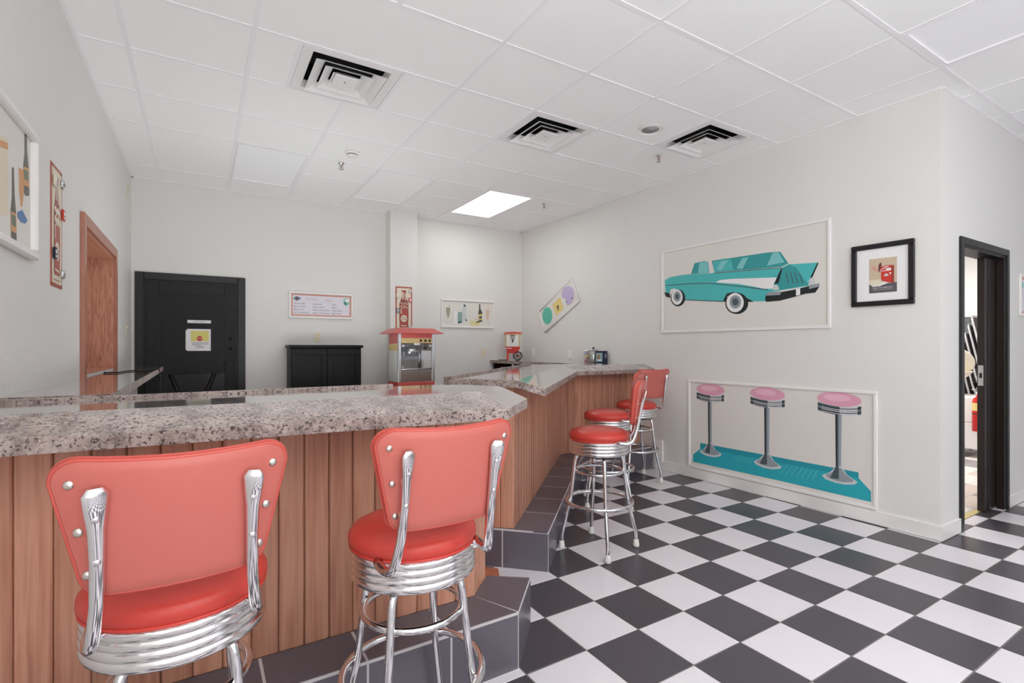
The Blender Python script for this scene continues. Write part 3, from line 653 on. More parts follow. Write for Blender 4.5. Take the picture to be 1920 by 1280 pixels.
# ---------------------------------------------------------------- stools
def make_stool():
    t = thing('bar_stool', 'x', 'stool')
    s = MB().lathe([(.0, .700), (.172, .702), (.186, .712), (.1945, .728), (.193, .744), (.182, .758), (.15, .772), (.09, .781), (0, .784)], 48).build('seat', RED, t)
    MB().torus(.188, .0045, .7125, 48, 8).build('piping', RED, s)
    prof = [(.17, .618), (.186, .62)]
    for k in range(4):
        z = .622+k*.0215; prof += [(.189, z+.002), (.1905, z+.008), (.1905, z+.013), (.189, z+.018), (.1855, z+.0195), (.1855, z+.0215)]
    prof += [(.1885, .711), (.180, .714)]
    MB().lathe(prof, 56).build('seat_band', CHROMER, t)
    MB().lathe([(0, .600), (.12, .600), (.165, .612), (.168, .62), (0, .622)], 32).build('swivel_plate', DKMET, t)
    base = obj('leg_frame', MB().torus(.150, .0105, .502, 44, 10).mesh('foot_ring', CHROME), t)
    MB().torus(.2125, .0118, .305, 48, 10).build('foot_ring', CHROME, base)
    path = [(.07, .612), (.118, .611), (.139, .604), (.151, .588), (.157, .565), (.172, .44), (.186, .33), (.192, .295), (.203, .255), (.235, .125), (.2425, .09), (.2445, .06), (.245, .024)]
    leg = MB().tube([(r, 0, z) for r, z in path], .0118, 10).mesh('leg', CHROME)
    cap = MB().lathe([(.012, .05), (.0165, .046), (.0175, .03), (.02, .022), (.021, .008), (.018, .001), (.0, .0)], 16, c=(.245, 0)).mesh('foot_cap', RUB)
    bolt = MB().lathe([(.0, .012), (.005, .011), (.0065, .006), (.0065, 0)], 10, axis='x', c=(0, .305), o=.2).mesh('bolt', CHROME)
    for k in range(4):
        for me in (leg, cap, bolt):
            o = obj(me.name, me, base); o.rotation_euler = (0, 0, PI/4+k*PI/2)
    # back
    tb = lambda z: .228+.19*(z-.75)
    def surf(l, z, dep): return (tb(z)-.0125+.020-.050*(l/.2)**2-dep, l, z)
    z0, z1 = .822, 1.094
    out = []; R = .045
    def corner(cx, cz, a0, a1, n=7):
        for i in range(n): a = a0+(a1-a0)*i/(n-1); out.append((cx+R*math.cos(a), cz+R*math.sin(a)))
    wT, wB = .203, .162
    corner(wT-R, z1-R, .05, PI/2); 
    for k in range(1, 8): out.append(((wT-R)*(1-k/4), z1-.006*math.sin(PI*k/8)))
    corner(-wT+R, z1-R, PI/2, PI-.05); corner(-wB+R, z0+R, PI+.15, 3*PI/2)
    for k in range(1, 8): out.append(((wB-R)*(-1+k/4), z0))
    corner(wB-R, z0+R, 3*PI/2, 2*PI-.15)
    n = len(out); cz = (z0+z1)/2
    def shell(levels, m, name, parent):
        mbk = MB(); vs = []; fs = []
        for sc, dep in levels: vs += [surf(l*sc, cz+(z-cz)*sc, dep) for l, z in out]
        for i in range(len(levels)-1): fs += [(i*n+k, i*n+(k+1) % n, (i+1)*n+(k+1) % n, (i+1)*n+k) for k in range(n)]
        for li in (0, len(levels)-1):
            sc, dep = levels[li]
            if sc < .2:
                vs.append(surf(0, cz, dep)); c_ = len(vs)-1; fs += [((li*n+k, li*n+(k+1) % n, c_) if li else (li*n+(k+1) % n, li*n+k, c_)) for k in range(n)]
        mbk.add(vs, fs, 0, True); return mbk.build(name, m, parent)
    br = shell([(.1, .006), (.45, .006), (.8, .006), (.965, .006), (.985, .007), (1., .012), (1.005, .018), (.99, .026), (.95, .036), (.8, .046), (.5, .052), (.1, .054)], REDM, 'backrest', t)
    bp = shell([(.1, -.001), (.45, -.001), (.8, -.001), (.965, -.001), (.985, .001), (.985, .004)], REDB, 'back_panel', t)
    for dep, nm in ((.003, 'piping'), (.022, 'piping')): MB().tube([surf(l*(.99 if dep < .01 else 1.004), cz+(z-cz)*(.99 if dep < .01 else 1.004), dep) for l, z in out], .0035, 6, closed=True).build(nm, REDM, br)
    for l, z in ((.170, 1.048), (.158, .955), (.146, .868)):
        for s_ in (-1, 1):
            a = surf(s_*l, z, -.001); MB().lathe([(.0088, 0), (.0086, .0025), (.0055, .0045), (0, .0052)], 16, axis='x', c=(a[1], a[2]), o=a[0]-.001).build('button', NICKEL, bp)
    for s_ in (-1, 1):
        ctrl = [(.115, .153, .712), (.14, .155, .708), (.168, .153, .706), (.190, .149, .708), (.206, .145, .717), (.217, .141, .735), (.2265, .137, .765), (.24, .132, .81), (.256, .13, .90), (.268, .13, .965), (.279, .13, 1.0), (.286, .13, 1.03), (.288, .13, 1.043)]
        nfl = len(ctrl); fl_ = [(1, 1)]*(nfl-4)+[(.95, 1.15), (.8, 1.45), (.62, 1.65), (.35, 1.2)]
        rot = [(y, z) for y, z in fl_]
        # the sweep's first axis starts vertical, which becomes the depth axis on the upright part
        tu = MB().tube([(x, y*s_, z) for x, y, z in ctrl], [.0125]*(nfl-1)+[.010], 18, flat=rot).build('back_tube', CHROME, t)
        for z in (.90, .985):
            MB().lathe([(.0075, 0), (.007, .003), (.003, .0045), (0, .0045)], 12, axis='x', c=(s_*.13, z), o=(.256 if z < .95 else .2725)+.010).build('screw', CHROME, tu)
        MB().cbox(.10, .135, s_*.148-.009, s_*.148+.009, .69, .716, .003).build('bracket', CHROME, tu)
    return t
proto = make_stool()
spots = [((-.045, 1.476), -88, 0, 'red vinyl chrome stool at the long bar, nearer the bottle sign wall'),
         ((.562, 1.498), -88, 0, 'red vinyl chrome stool at the long bar, nearer the bar opening'),
         ((2.21, 2.51), -44, -30, 'red vinyl chrome stool at the angled bar, nearer the bar opening'),
         ((2.90, 3.19), -46, 8, 'red vinyl chrome stool at the angled bar, between two other stools'),
         ((3.665, 3.615), -93, -15, 'red vinyl chrome stool at the angled bar, right beside the mural wall')]
for i, ((x, y), a, b_, lb) in enumerate(spots):
    o = proto if i == 0 else copy_tree(proto)
    o.location = (x, y, 0); o.rotation_euler = (0, 0, math.radians(a)); o['label'] = lb; o['group'] = 'red diner stools along the bars'
    for ch in o.children:
        if ch.name.startswith('leg_frame'): ch.rotation_euler = (0, 0, math.radians(b_))

# ---------------------------------------------------------------- wall frames for pictures
class Wall:
    """a thing hung on a wall: local x to the viewer's right, z up, -y towards the viewer"""
    def __init__(s, name, label, cat, px, plane, group=None):
        n, p0, rot = plane; s.n, s.p0 = n, p0
        c = on_plane(px[0], px[1], p0, n); s.c = c; s.rot = rot
        s.t = thing(name, label, cat, c, rot, group); s.ux = Vector((math.cos(rot), math.sin(rot), 0))
        s.k = 0
    def L(s, x, y):
        p = on_plane(x, y, s.p0, s.n)-s.c; return (p.dot(s.ux), p.z)
    def P(s, pts): return [s.L(*p) for p in pts]
    def lay(s, name, pts, m, off):                 # flat print layer
        return MB().flat(pts, off).build(name, m, s.t)
    def frame(s, x0, x1, z0, z1, w_, dep, m, name='frame_moulding', c=.004):
        for a, b_, e, f in ((x0, x1, z1-w_, z1), (x0, x1, z0, z0+w_), (x0, x0+w_, z0+w_, z1-w_), (x1-w_, x1, z0+w_, z1-w_)):
            MB().cbox(a, b_, -dep, -.0004, e, f, c).build(name, m, s.t)
    def board(s, x0, x1, z0, z1, dep, m, name='board'): return MB().box(x0, x1, -dep, -.0003, z0, z1).build(name, m, s.t)
PR = (Vector((RN.x, RN.y, 0)), (CA.x, CA.y, 0), RROT); PB = (Vector((0, 1, 0)), (0, YB, 0), 0.); PL = (Vector((1, 0, 0)), (XL, 0, 0), PI/2)
PC = (Vector((0, 1, 0)), (0, 6.235, 0), 0.); PT = (Vector((0, 1, 0)), (0, CA.y, 0), 0.)

# car mural
W = Wall('car_mural', 'large mural panel of a turquoise station wagon in a white moulding', 'mural', (1400, 528), PR)
x0, z1 = W.L(1241, 471); x1, z0 = W.L(1559, 615)
W.frame(x0, x1, z0, z1, .026, .016, TRIMW); W.board(x0+.02, x1-.02, z0+.02, z1-.02, .003, MURAL, 'painted_ground')
def cc(pts): return W.P([(1200+x*.21875, 380+y*.21867) for x, y in pts])
def ce_(x, y, rx, ry): return cc([(x+rx*math.cos(2*PI*k/26), y+ry*math.sin(2*PI*k/26)) for k in range(26)])
W.lay('car_roof', cc([(440, 612), (470, 516), (540, 492), (620, 482), (800, 458), (1000, 425), (1110, 408), (1205, 416), (1285, 525), (1000, 575), (640, 600)]), MURAL, .0034)
W.lay('car_body', cc([(215, 665), (255, 640), (345, 622), (435, 612), (596, 606), (640, 598), (820, 584), (1000, 570), (1130, 560), (1222, 556), (1280, 525), (1310, 527), (1525, 512), (1532, 520), (1475, 640), (1450, 665), (1445, 712), (1200, 752), (1110, 770), (1075, 845), (985, 846), (950, 838), (930, 820), (880, 795), (800, 766), (745, 780), (712, 846), (385, 830), (345, 765), (300, 735), (265, 742), (250, 790), (222, 775), (216, 700)]), TEAL, .0038)
W.lay('car_window', cc([(440, 610), (470, 518), (555, 500), (586, 510), (597, 603)]), TEALD, .0042); W.lay('car_window', cc([(500, 604), (510, 516), (560, 505), (582, 514), (592, 600)]), TEALL, .0045)
W.lay('car_window', cc([(617, 497), (785, 473), (1100, 426), (1205, 420), (1275, 520), (1215, 550), (1000, 568), (820, 582), (640, 596)]), TEALD, .0042)
W.lay('window_glint', cc([(640, 590), (630, 505), (780, 482), (805, 576)]), TEAL, .0045); W.lay('window_glint', cc([(660, 570), (700, 500), (760, 490), (700, 580)]), TEALL, .0048); W.lay('window_glint', cc([(830, 560), (880, 475), (930, 468), (880, 570)]), TEALL, .0045); W.lay('window_glint', cc([(1090, 540), (1140, 430), (1190, 426), (1240, 510)]), TEALL, .0045)
W.lay('side_trim', cc([(650, 682), (690, 662), (800, 652), (1175, 640), (1148, 700), (1140, 738), (1060, 736), (980, 718), (850, 696)]), WHITE, .0042)
W.lay('tail_panel', cc([(1222, 558), (1285, 530), (1345, 560), (1395, 640), (1448, 705), (1200, 748), (1178, 700)]), TEALD, .0042)
for k in range(4): W.lay('tail_slit', cc([(1250+k*38, 600), (1258+k*38, 600), (1280+k*40, 690), (1272+k*40, 690)]), G2, .0046)
W.lay('fin_edge', cc([(1225, 556), (1190, 690), (1150, 700), (1205, 578)]), G1, .0048); W.lay('fin_edge', cc([(1524, 513), (1533, 519), (1480, 640), (1462, 642)]), G1, .0048)
W.lay('body_crease', cc([(222, 706), (435, 690), (600, 687), (860, 712), (1100, 744), (1100, 752), (860, 720), (600, 694), (435, 697), (222, 712)]), G2, .0046)
W.lay('sill_line', cc([(385, 828), (712, 842), (712, 850), (385, 836)]), G2, .0046); W.lay('fin_line', cc([(640, 600), (1000, 571), (1222, 556), (1222, 562), (1000, 577), (640, 606)]), G2, .0046)
W.lay('rear_bumper', cc([(1085, 782), (1200, 768), (1340, 742), (1540, 692), (1538, 722), (1505, 770), (1420, 780), (1330, 806), (1200, 840), (1082, 850), (1074, 822)]), G1, .0048)
W.lay('bumper_chrome', cc([(1100, 766), (1212, 760), (1205, 790), (1085, 797)]), G3, .0052); W.lay('bumper_chrome', cc([(1452, 706), (1541, 690), (1536, 720), (1452, 740)]), G3, .0052)
W.lay('tail_lamp', cc([(1150, 700), (1188, 712), (1196, 745), (1140, 750)]), G4, .0052); W.lay('tail_lamp', cc([(1456, 652), (1494, 640), (1506, 688), (1448, 692)]), G4, .0052)
W.lay('number_plate', cc([(1340, 742), (1376, 735), (1376, 790), (1340, 797)]), WHITE, .0054); W.lay('front_bumper', cc([(210, 768), (256, 776), (266, 815), (225, 806)]), G1, .005)
for x, y, a, b_, dx in ((328, 815, 62, 73, -8), (832, 862, 98, 92, -14)):
    W.lay('tyre', ce_(x, y, a, b_), G1, .005); W.lay('whitewall', ce_(x+dx, y-6, a*.76, b_*.9), WHITE, .0054); W.lay('hubcap', ce_(x+dx+2, y-12, a*.5, b_*.62), G3, .0058); W.lay('hub_centre', ce_(x+dx+2, y-12, a*.28, b_*.34), G2, .0062)
W.lay('wheel_arch', cc([(712, 846), (745, 780), (800, 766), (880, 795), (930, 822), (980, 850), (930, 850), (870, 812), (800, 782), (752, 800), (735, 850)]), G1, .0052)

# stool mural
W = Wall('stool_mural', 'low mural panel of three pink stools on a turquoise platform', 'mural', (1460, 820), PR)
x0, z1 = W.L(1291, 711); x1, z0 = W.L(1646, 957)
z0 = max(z0, BH+.001-W.c.z+.0); W.frame(x0, x1, z0, z1, .026, .016, TRIMW); W.board(x0+.02, x1-.02, z0+.02, z1-.02, .003, MURAL, 'painted_ground')
def cs(pts): return W.P([(1270+x*.23442, 690+y*.23437) for x, y in pts])
W.lay('platform', cs([(185, 598), (690, 690), (1250, 795), (1450, 832), (1452, 878), (1550, 985), (1552, 1070), (800, 895), (127, 748), (127, 690), (185, 645)]), TEALP, .0034)
W.lay('platform_ridge', cs([(185, 598), (690, 690), (1250, 795), (1450, 832), (1452, 874), (1250, 838), (690, 730), (185, 636)]), TEALP2, .0038)
for k in range(7):
    m = MB(); m.flat(cs([(470+k*22, 700+k*4), (473+k*22, 700+k*4), (450+k*22, 740+k*4), (447+k*22, 740+k*4)]), .0037); m.flat(cs([(880+k*40, 775+k*7), (884+k*40, 775+k*7), (830+k*42, 840+k*9), (826+k*42, 840+k*9)]), .0037); m.build('platform_grid', TEALL, W.t, kind='stuff')
for (ex, ey, rx, ry, tl), (bx0, by0, bx1, by1, h), post, base in (
        ((268, 172, 112, 46, .07), (157, 190, 375, 212, 52), [(247, 270), (283, 272), (280, 599), (250, 597)], [(250, 597), (280, 599), (305, 650), (360, 688), (345, 704), (300, 712), (240, 702), (195, 680), (180, 660), (215, 645)]),
        ((723, 206, 140, 51, .09), (587, 226, 861, 254, 56), [(697, 315), (746, 318), (741, 684), (700, 682)], [(700, 682), (741, 684), (775, 742), (838, 790), (820, 805), (760, 808), (690, 795), (630, 768), (612, 745), (660, 722)]),
        ((1298, 250, 178, 57, .09), (1125, 268, 1473, 304, 66), [(1265, 370), (1325, 374), (1318, 792), (1270, 784)], [(1270, 784), (1318, 792), (1360, 852), (1445, 912), (1420, 930), (1340, 930), (1260, 914), (1185, 885), (1158, 855), (1225, 830)])):
    mx_, my = (bx0+bx1)/2, (by0+by1)/2
    low = lambda f: [(bx0+(bx1-bx0)*i/12, by0+(by1-by0)*i/12+f*h+ry*.72*math.sin(PI*i/12)**.8*(.55)) for i in range(13)]
    W.lay('seat_band', cs(low(0)+low(1)[::-1]), G4, .0036)
    W.lay('band_shade', cs(low(.0)[:7]+low(1)[:7][::-1]), G2, .0039); W.lay('band_shade', cs(low(0)[11:]+low(1)[11:][::-1]), G2, .0039)
    for k in range(3): W.lay('band_line', cs(low(.2+.25*k)+low(.29+.25*k)[::-1]), G1 if k % 2 == 0 else G3, .0042)
    for k in range(3): W.lay('band_glint', cs(low(.33+.25*k)[1:9]+low(.38+.25*k)[1:9][::-1]), WHITE, .0044)
    W.lay('seat', cs([(ex+rx*math.cos(2*PI*k/30), ey+ry*math.sin(2*PI*k/30)+tl*rx*math.cos(2*PI*k/30)) for k in range(30)]), PINK, .0046)
    W.lay('seat_shine', cs([(ex+rx*.6*math.cos(2*PI*k/24)-rx*.1, ey-ry*.25+ry*.5*math.sin(2*PI*k/24)+tl*rx*.6*math.cos(2*PI*k/24)) for k in range(24)]), PINKL, .0049)
    (a, b_), (c_, d_), (e, f), (g_, h_) = post
    for u0, u1, m_ in ((0, .2, G1), (.2, .42, G2), (.42, .82, G3), (.82, 1, G4)):
        W.lay('post_stripe', cs([(a+(c_-a)*u0, b_), (a+(c_-a)*u1, b_), (g_+(e-g_)*u1, h_), (g_+(e-g_)*u0, h_)]), m_, .0042)
    W.lay('stool_base', cs(base), G4, .0042); bc = (sum(p[0] for p in base)/10, sum(p[1] for p in base)/10)
    W.lay('base_shade', cs([(bc[0]+(p[0]-bc[0])*.8, bc[1]+(p[1]-bc[1])*.8-6) for p in base]), G3, .0045)
    W.lay('base_shade', cs([base[0], ((base[0][0]+base[1][0])/2, base[0][1]), (bc[0]-4, bc[1]+18), (bc[0]-50*(c_-a)/40, bc[1]+8)]), G2, .0048)

# diagonal picture on the mural wall
W = Wall('soda_fountain_picture', 'slanted white picture with mint, yellow and lilac shapes', 'picture', (1049, 572), PR)
q = W.P([(1013, 584), (1073, 522), (1088, 563), (1023, 623)])
m = MB(); q2 = q[::-1]
m.add([(x, -.012, z) for x, z in q]+[(x, -.0005, z) for x, z in q], [(0, 1, 2, 3), (7, 6, 5, 4), (0, 4, 5, 1), (1, 5, 6, 2), (2, 6, 7, 3), (3, 7, 4, 0)]); m.build('board', MURAL, W.t)
for i in range(4):
    a, b_ = q[i], q[(i+1) % 4]; MB().tube([(a[0], -.014, a[1]), (b_[0], -.014, b_[1])], .009, 6).build('frame_moulding', TRIMW, W.t)
cd = lambda pts: W.P([(1000+x*.10152, 510+y*.10156) for x, y in pts])
W.lay('mint_disc', cd([(272+92*math.cos(2*PI*k/26), 805+158*math.sin(2*PI*k/26)) for k in range(26)]), MINT, .0135)
W.lay('yellow_square', cd([(365, 605), (505, 460), (575, 665), (440, 805)]), YEL, .0135)
W.lay('lilac_balloon', cd([(530, 400), (560, 320), (610, 270), (670, 258), (730, 290), (765, 370), (765, 460), (740, 540), (690, 605), (640, 612), (612, 580), (620, 530), (600, 490), (545, 470)]), PURP, .0135)
W.lay('dancer_figure', cd([(450, 625), (480, 612), (488, 640), (476, 660), (500, 690), (490, 692), (470, 672), (468, 718), (460, 715), (458, 668), (445, 650)]), OLIVE, .014)
W.lay('note_mark', cd([(718, 470), (738, 470), (738, 500), (718, 500)]), INK, .014); W.lay('note_mark', cd([(622, 528), (640, 532), (636, 556), (620, 550)]), INK, .014)

# black framed poster
W = Wall('framed_poster', 'black framed poster with a wide white mat and a red machine', 'poster', (1657, 513), PR)
x0, z1 = W.L(1598, 464); x1, z0 = W.L(1716.5, 569)
W.frame(x0, x1, z0, z1, .036, .024, BLKF, c=.005); W.board(x0+.03, x1-.03, z0+.03, z1-.03, .008, WHITE, 'mat')
cp = lambda pts: W.P([(1625+x*.05861, 480+y*.05859) for x, y in pts])
W.lay('print_sky', cp([(95, 110), (985, 12), (985, 1130), (95, 1200)]), TAN, .0085)
W.lay('print_ground', cp([(95, 905), (300, 920), (640, 870), (985, 825), (985, 1130), (95, 1200)]), mat('poster_grey', S(98, 92, 96), .5), .0088)
W.lay('print_sand', cp([(100, 780), (480, 740), (700, 850), (420, 960), (200, 975), (100, 905)]), CREAM, .009)
W.lay('red_machine', cp([(470, 340), (730, 285), (895, 285), (890, 870), (820, 850), (480, 800)]), BRED, .009)
W.lay('machine_side', cp([(815, 300), (895, 290), (890, 870), (820, 850)]), SIGNR2, .0093)
W.lay('machine_panel', cp([(500, 410), (800, 370), (790, 455), (500, 495)]), WHITE, .0093); W.lay('machine_panel_red', cp([(510, 425), (645, 405), (645, 455), (510, 475)]), BRED, .0096)
W.lay('machine_lettering', cp([(540, 355), (720, 320), (725, 345), (540, 378)]), WHITE, .0096); W.lay('coin_plate', cp([(745, 525), (798, 515), (798, 575), (750, 580)]), WHITE, .0096); W.lay('small_logo', cp([(560, 640), (640, 540), (730, 620), (720, 630), (570, 645)]), G4, .0096)
W.lay('diver_figure', cp([(430, 225), (490, 215), (495, 290), (440, 480), (400, 545), (392, 420), (400, 300)]), mat('poster_maroon', S(110, 58, 58), .5), .009)
W.lay('bird_wing', cp([(140, 340), (260, 330), (400, 400), (380, 480), (300, 510), (240, 470), (180, 400)]), SALMON, .009); W.lay('bones', cp([(190, 965), (420, 935), (590, 835), (720, 850), (560, 910), (420, 965), (220, 985)]), WHITE, .0094)
a, b_ = cp([(520, 1005)])[0]; text('Taste of the Nightmare', .0135, WHITE, W.t, a, b_, .0096, shear=.15)
a, b_ = cp([(520, 1065)])[0]; W.lay('caption_line', [(a-.06, b_-.001), (a+.06, b_-.001), (a+.06, b_+.001), (a-.06, b_+.001)], G4, .0094)

# menu board on the back wall
W = Wall('menu_board', 'white framed soda menu board above the black cabinet', 'menu', (600, 571), PB)
x0, z1 = W.L(541, 545); x1, z0 = W.L(662, 599)
W.frame(x0, x1, z0, z1, .026, .022, TRIMW); W.board(x0+.02, x1-.02, z0+.02, z1-.02, .004, SALMON, 'salmon_border')
W.lay('pale_sheet', [(x0+.045, z0+.045), (x1-.045, z0+.045), (x1-.045, z1-.045), (x0+.045, z1-.045)], MENUP, .0046)
hz = (z1-z0)
text('Fountain', .036, SALMON, W.t, x0+.255, z1-.085, .0052, shear=.3); text('Menu', .036, SALMON, W.t, x0+.45, z1-.095, .0052, shear=.3)
for xx, rows in ((x0+.058, ('Banana Split', 'Brown Cow', 'Black Cow', 'Ice Cream Soda')), (x0+.265, ('Lemonade', 'Cherry Coke', 'Peach Cream Soda', 'Apple Cream Soda')), (x0+.485, ('Malts', 'Shakes', 'Ginger Beer', 'Egg Cream'))):
    for k, r_ in enumerate(rows): text(r_, .025, INK, W.t, xx, z1-.142-k*.036, .0052, 'menu_line', shear=.2, align='LEFT')
W.lay('flower_print', ell(x0+.09, z1-.085, .028, .024), mat('print_plum', S(110, 96, 106), .6), .0052); W.lay('leaf_print', ell(x0+.058, z1-.085, .014, .01), MINT, .0055); W.lay('leaf_print', ell(x0+.12, z1-.082, .014, .012), BLUEP, .0055)
W.lay('sundae_print', ell(x1-.085, z1-.1, .034, .045), MINT, .0052); W.lay('sundae_cream', ell(x1-.075, z1-.085, .028, .022), WHITE, .0055); W.lay('sundae_cup', [(x1-.105, z1-.105), (x1-.085, z1-.1), (x1-.09, z1-.14), (x1-.105, z1-.138)], INK, .0056)

# ice cream picture on the back wall
W = Wall('drinks_picture', 'white framed picture of sodas, bottle and blender beside the column', 'picture', (876, 588), PB)
x0, z1 = W.L(826.5, 560); x1, z0 = W.L(926, 616)
W.frame(x0, x1, z0, z1, .022, .02, TRIMW); W.board(x0+.015, x1-.015, z0+.015, z1-.015, .004, MURAL, 'painted_ground')
ci = lambda pts: W.P([(820+x*.0599, 550+y*.0599) for x, y in pts])
W.lay('shake_glass', ci([(270, 435), (400, 435), (398, 580), (350, 765), (315, 765), (272, 580)]), mat('print_khaki', S(168, 160, 138), .6), .0046); W.lay('cherry', ci([(350, 365), (385, 365), (385, 385), (350, 385)]), INK, .0046)
W.lay('shake_saucer', ci([(220, 875), (470, 875), (400, 905), (290, 905)]), G4, .0046)
W.lay('carton', ci([(520, 560), (640, 565), (640, 965), (530, 920)]), WHITE, .0046); W.lay('mint_glass', ci([(640, 580), (770, 575), (770, 900), (650, 955), (625, 800)]), mat('print_sage', S(140, 172, 160), .6), .0048); W.lay('glass_foot', ci([(630, 880), (770, 860), (770, 905), (650, 955)]), G2, .005)
W.lay('shaker', ci([(770, 420), (895, 420), (900, 860), (780, 860)]), G4, .0046); W.lay('shaker_lid', ci([(820, 330), (845, 330), (910, 410), (820, 412)]), G2, .0048); W.lay('shaker_foot', ci([(890, 780), (935, 860), (870, 862)]), G2, .0048)
W.lay('sundae_dish', ci([(1020, 850), (1330, 850), (1320, 980), (1240, 1020), (1080, 1020), (1020, 960)]), mat('print_pale_yellow', S(222, 214, 160), .6), .0046)
W.lay('spoon', ci([(1210, 880), (1320, 870), (1320, 905), (1215, 925)]), OLIVE, .005); W.lay('cherry', ci([(1185, 785), (1215, 785), (1215, 815), (1185, 815)]), BRED, .005)
W.lay('bottle', ci([(1303, 335), (1340, 335), (1345, 470), (1400, 600), (1400, 890), (1290, 890), (1272, 640), (1300, 480)]), OLIVE, .0048); W.lay('bottle_label', ci([(1272, 655), (1400, 650), (1400, 830), (1300, 838)]), YEL, .0052); W.lay('label_mark', ci([(1305, 710), (1385, 705), (1380, 790), (1310, 795)]), G2, .0055)
W.lay('float_glass', ci([(1515, 520), (1635, 510), (1610, 700), (1580, 830), (1550, 830), (1520, 700)]), mat('print_peach', S(222, 192, 170), .6), .0046); W.lay('float_foot', ci([(1480, 930), (1690, 925), (1600, 965)]), G4, .0046); W.lay('cherry', ci([(1575, 440), (1608, 440), (1608, 468), (1575, 468)]), ORANGE, .005)

# bottle signs (left wall and column)
def bottle_sign(W, x0, x1, z0, z1):
    w_, h = x1-x0, z1-z0; X = lambda u: x0+u*w_; Z = lambda v: z0+v*h
    W.board(x0, x1, z0, z1, .003, SIGNR, 'metal_plate')
    W.lay('cream_field', [(X(.07), Z(.03)), (X(.93), Z(.03)), (X(.93), Z(.97)), (X(.07), Z(.97))], SIGNC, .0036)
    half = [(.0, .92), (.14, .92), (.14, .895), (.1, .885), (.11, .80), (.17, .73), (.27, .63), (.28, .30), (.26, .2), (.27, .12), (.22, .10), (0, .10)]
    prof = lambda f, dz=0: [(X(.5+a*f), Z(v+dz)) for a, v in half]+[(X(.5-a*f), Z(v+dz)) for a, v in half[::-1]]
    W.lay('bottle', prof(1.), SIGNR2, .004); inner = [(a*.82, .1+(v-.1)*.985+.004) for a, v in half if v < .72]
    W.lay('bottle_fill', [(X(.5+a), Z(v)) for a, v in inner]+[(X(.5-a), Z(v)) for a, v in inner[::-1]], SIGNR, .0044)
    W.lay('bottle_neck_light', [(X(.42), Z(.885)), (X(.5), Z(.885)), (X(.48), Z(.72)), (X(.40), Z(.72))], SIGNC, .0044); W.lay('bottle_neck_light', [(X(.54), Z(.85)), (X(.58), Z(.85)), (X(.62), Z(.70)), (X(.56), Z(.70))], SIGNC, .0044)
    W.lay('bottle_shine', [(X(.3), Z(.52)), (X(.36), Z(.52)), (X(.36), Z(.40)), (X(.31), Z(.40))], SIGNC, .0047); W.lay('bottle_foot_shine', [(X(.32), Z(.155)), (X(.68), Z(.145)), (X(.68), Z(.13)), (X(.32), Z(.138))], SIGNC, .0047)
    for zz, amp in ((.63, .03), (.55, .035)):                       # looping script across the bottle
        MB().tube([(X(.28+.44*k/40), -.0048, Z(zz+amp*math.sin(k*.95)+.01*math.sin(k*.3))) for k in range(41)], .0022, 4).build('script_lettering', SIGNC, W.t)
    W.lay('price_disc', [(X(.5)+.2*w_*math.cos(2*PI*k/24), Z(.30)+.2*w_*math.sin(2*PI*k/24)) for k in range(24)], SIGNC, .005)
    text('25\u00a2', .26*w_, SIGNR2, W.t, X(.5), Z(.30), .0054)
    W.lay('caption_line', [(X(.2), Z(.055)), (X(.8), Z(.055)), (X(.8), Z(.063)), (X(.2), Z(.063))], SIGNR, .004)
    for u, v in ((.1, .02), (.9, .02), (.1, .98), (.9, .98)): MB().lathe([(.004, 0), (.003, -.002), (0, -.0025)], 8, axis='y', c=(X(u), Z(v)), o=-.003).build('nail', DKMET, W.t)
    return X, Z
def magnets(W, X, Z, plane, items, where):
    for kind, u, v, m, lb in items:
        p = W.c+W.ux*X(u)+Vector((0, 0, Z(v))); nv = Vector((math.sin(W.rot), -math.cos(W.rot), 0))
        t = thing('bottle_cap_magnet' if kind == 'cap' else 'souvenir_magnet', lb, 'magnet', p+nv*.0062, W.rot)
        if kind == 'cap':
            m1 = MB(); n = 42; vs = []; 
            for r_, y in ((.0225, 0), (.021, -.006), (.019, -.010), (.0, -.0112)):
                for k in range(n): rr = r_*(1+.05*((k % 2) if r_ > .02 else 0)); vs.append((rr*math.cos(2*PI*k/n), y, rr*math.sin(2*PI*k/n)))
            fs = [(i*n+k, i*n+(k+1) % n, (i+1)*n+(k+1) % n, (i+1)*n+k) for i in range(3) for k in range(n)]
            m1.add(vs, fs); m1.build('crimped_cap', m, t); MB().flat(ell(0, 0, .014, .014, 20), .0116).build('cap_print', WHITE, t); MB().flat(ell(0, 0, .008, .006, 16), .0119).build('cap_mark', SIGNR2, t)
        else:
            MB().cbox(-.024, .024, -.008, 0, -.028, .028, .003).build('magnet_body', m, t); MB().flat(ell(0, .008, .016, .010, 16), .0084).build('magnet_print', WHITE, t); MB().flat([(-.016, -.02), (.016, -.02), (.016, -.008), (-.016, -.008)], .0084).build('magnet_caption', G4, t)
W = Wall('bottle_sign', 'tall tin sign of a red soda bottle on the left wall', 'sign', (104, 420), PL)
x0, z1 = W.L(94, 300); x1, z0 = W.L(115, 543)
X, Z = bottle_sign(W, x0, x1, z0, z1)
magnets(W, X, Z, PL, [('cap', .93, .9, ALU, 'silver bottle cap magnet at the top of the left wall bottle sign'), ('pad', .2, .86, CREAM, 'cream square magnet on the left wall bottle sign'), ('pad', .95, .64, BRED, 'red square magnet on the left wall bottle sign'), ('pad', .2, .27, NAVY, 'navy square magnet on the left wall bottle sign'), ('cap', .95, .13, ALU, 'silver bottle cap magnet at the foot of the left wall bottle sign')], 'left')
W = Wall('bottle_sign', 'tall tin sign of a red soda bottle on the column above the popcorn machine', 'sign', (757, 577), PC)
x0, z1 = W.L(741.5, 536.5); x1, z0 = W.L(772.5, 617); z0 = z1-.58
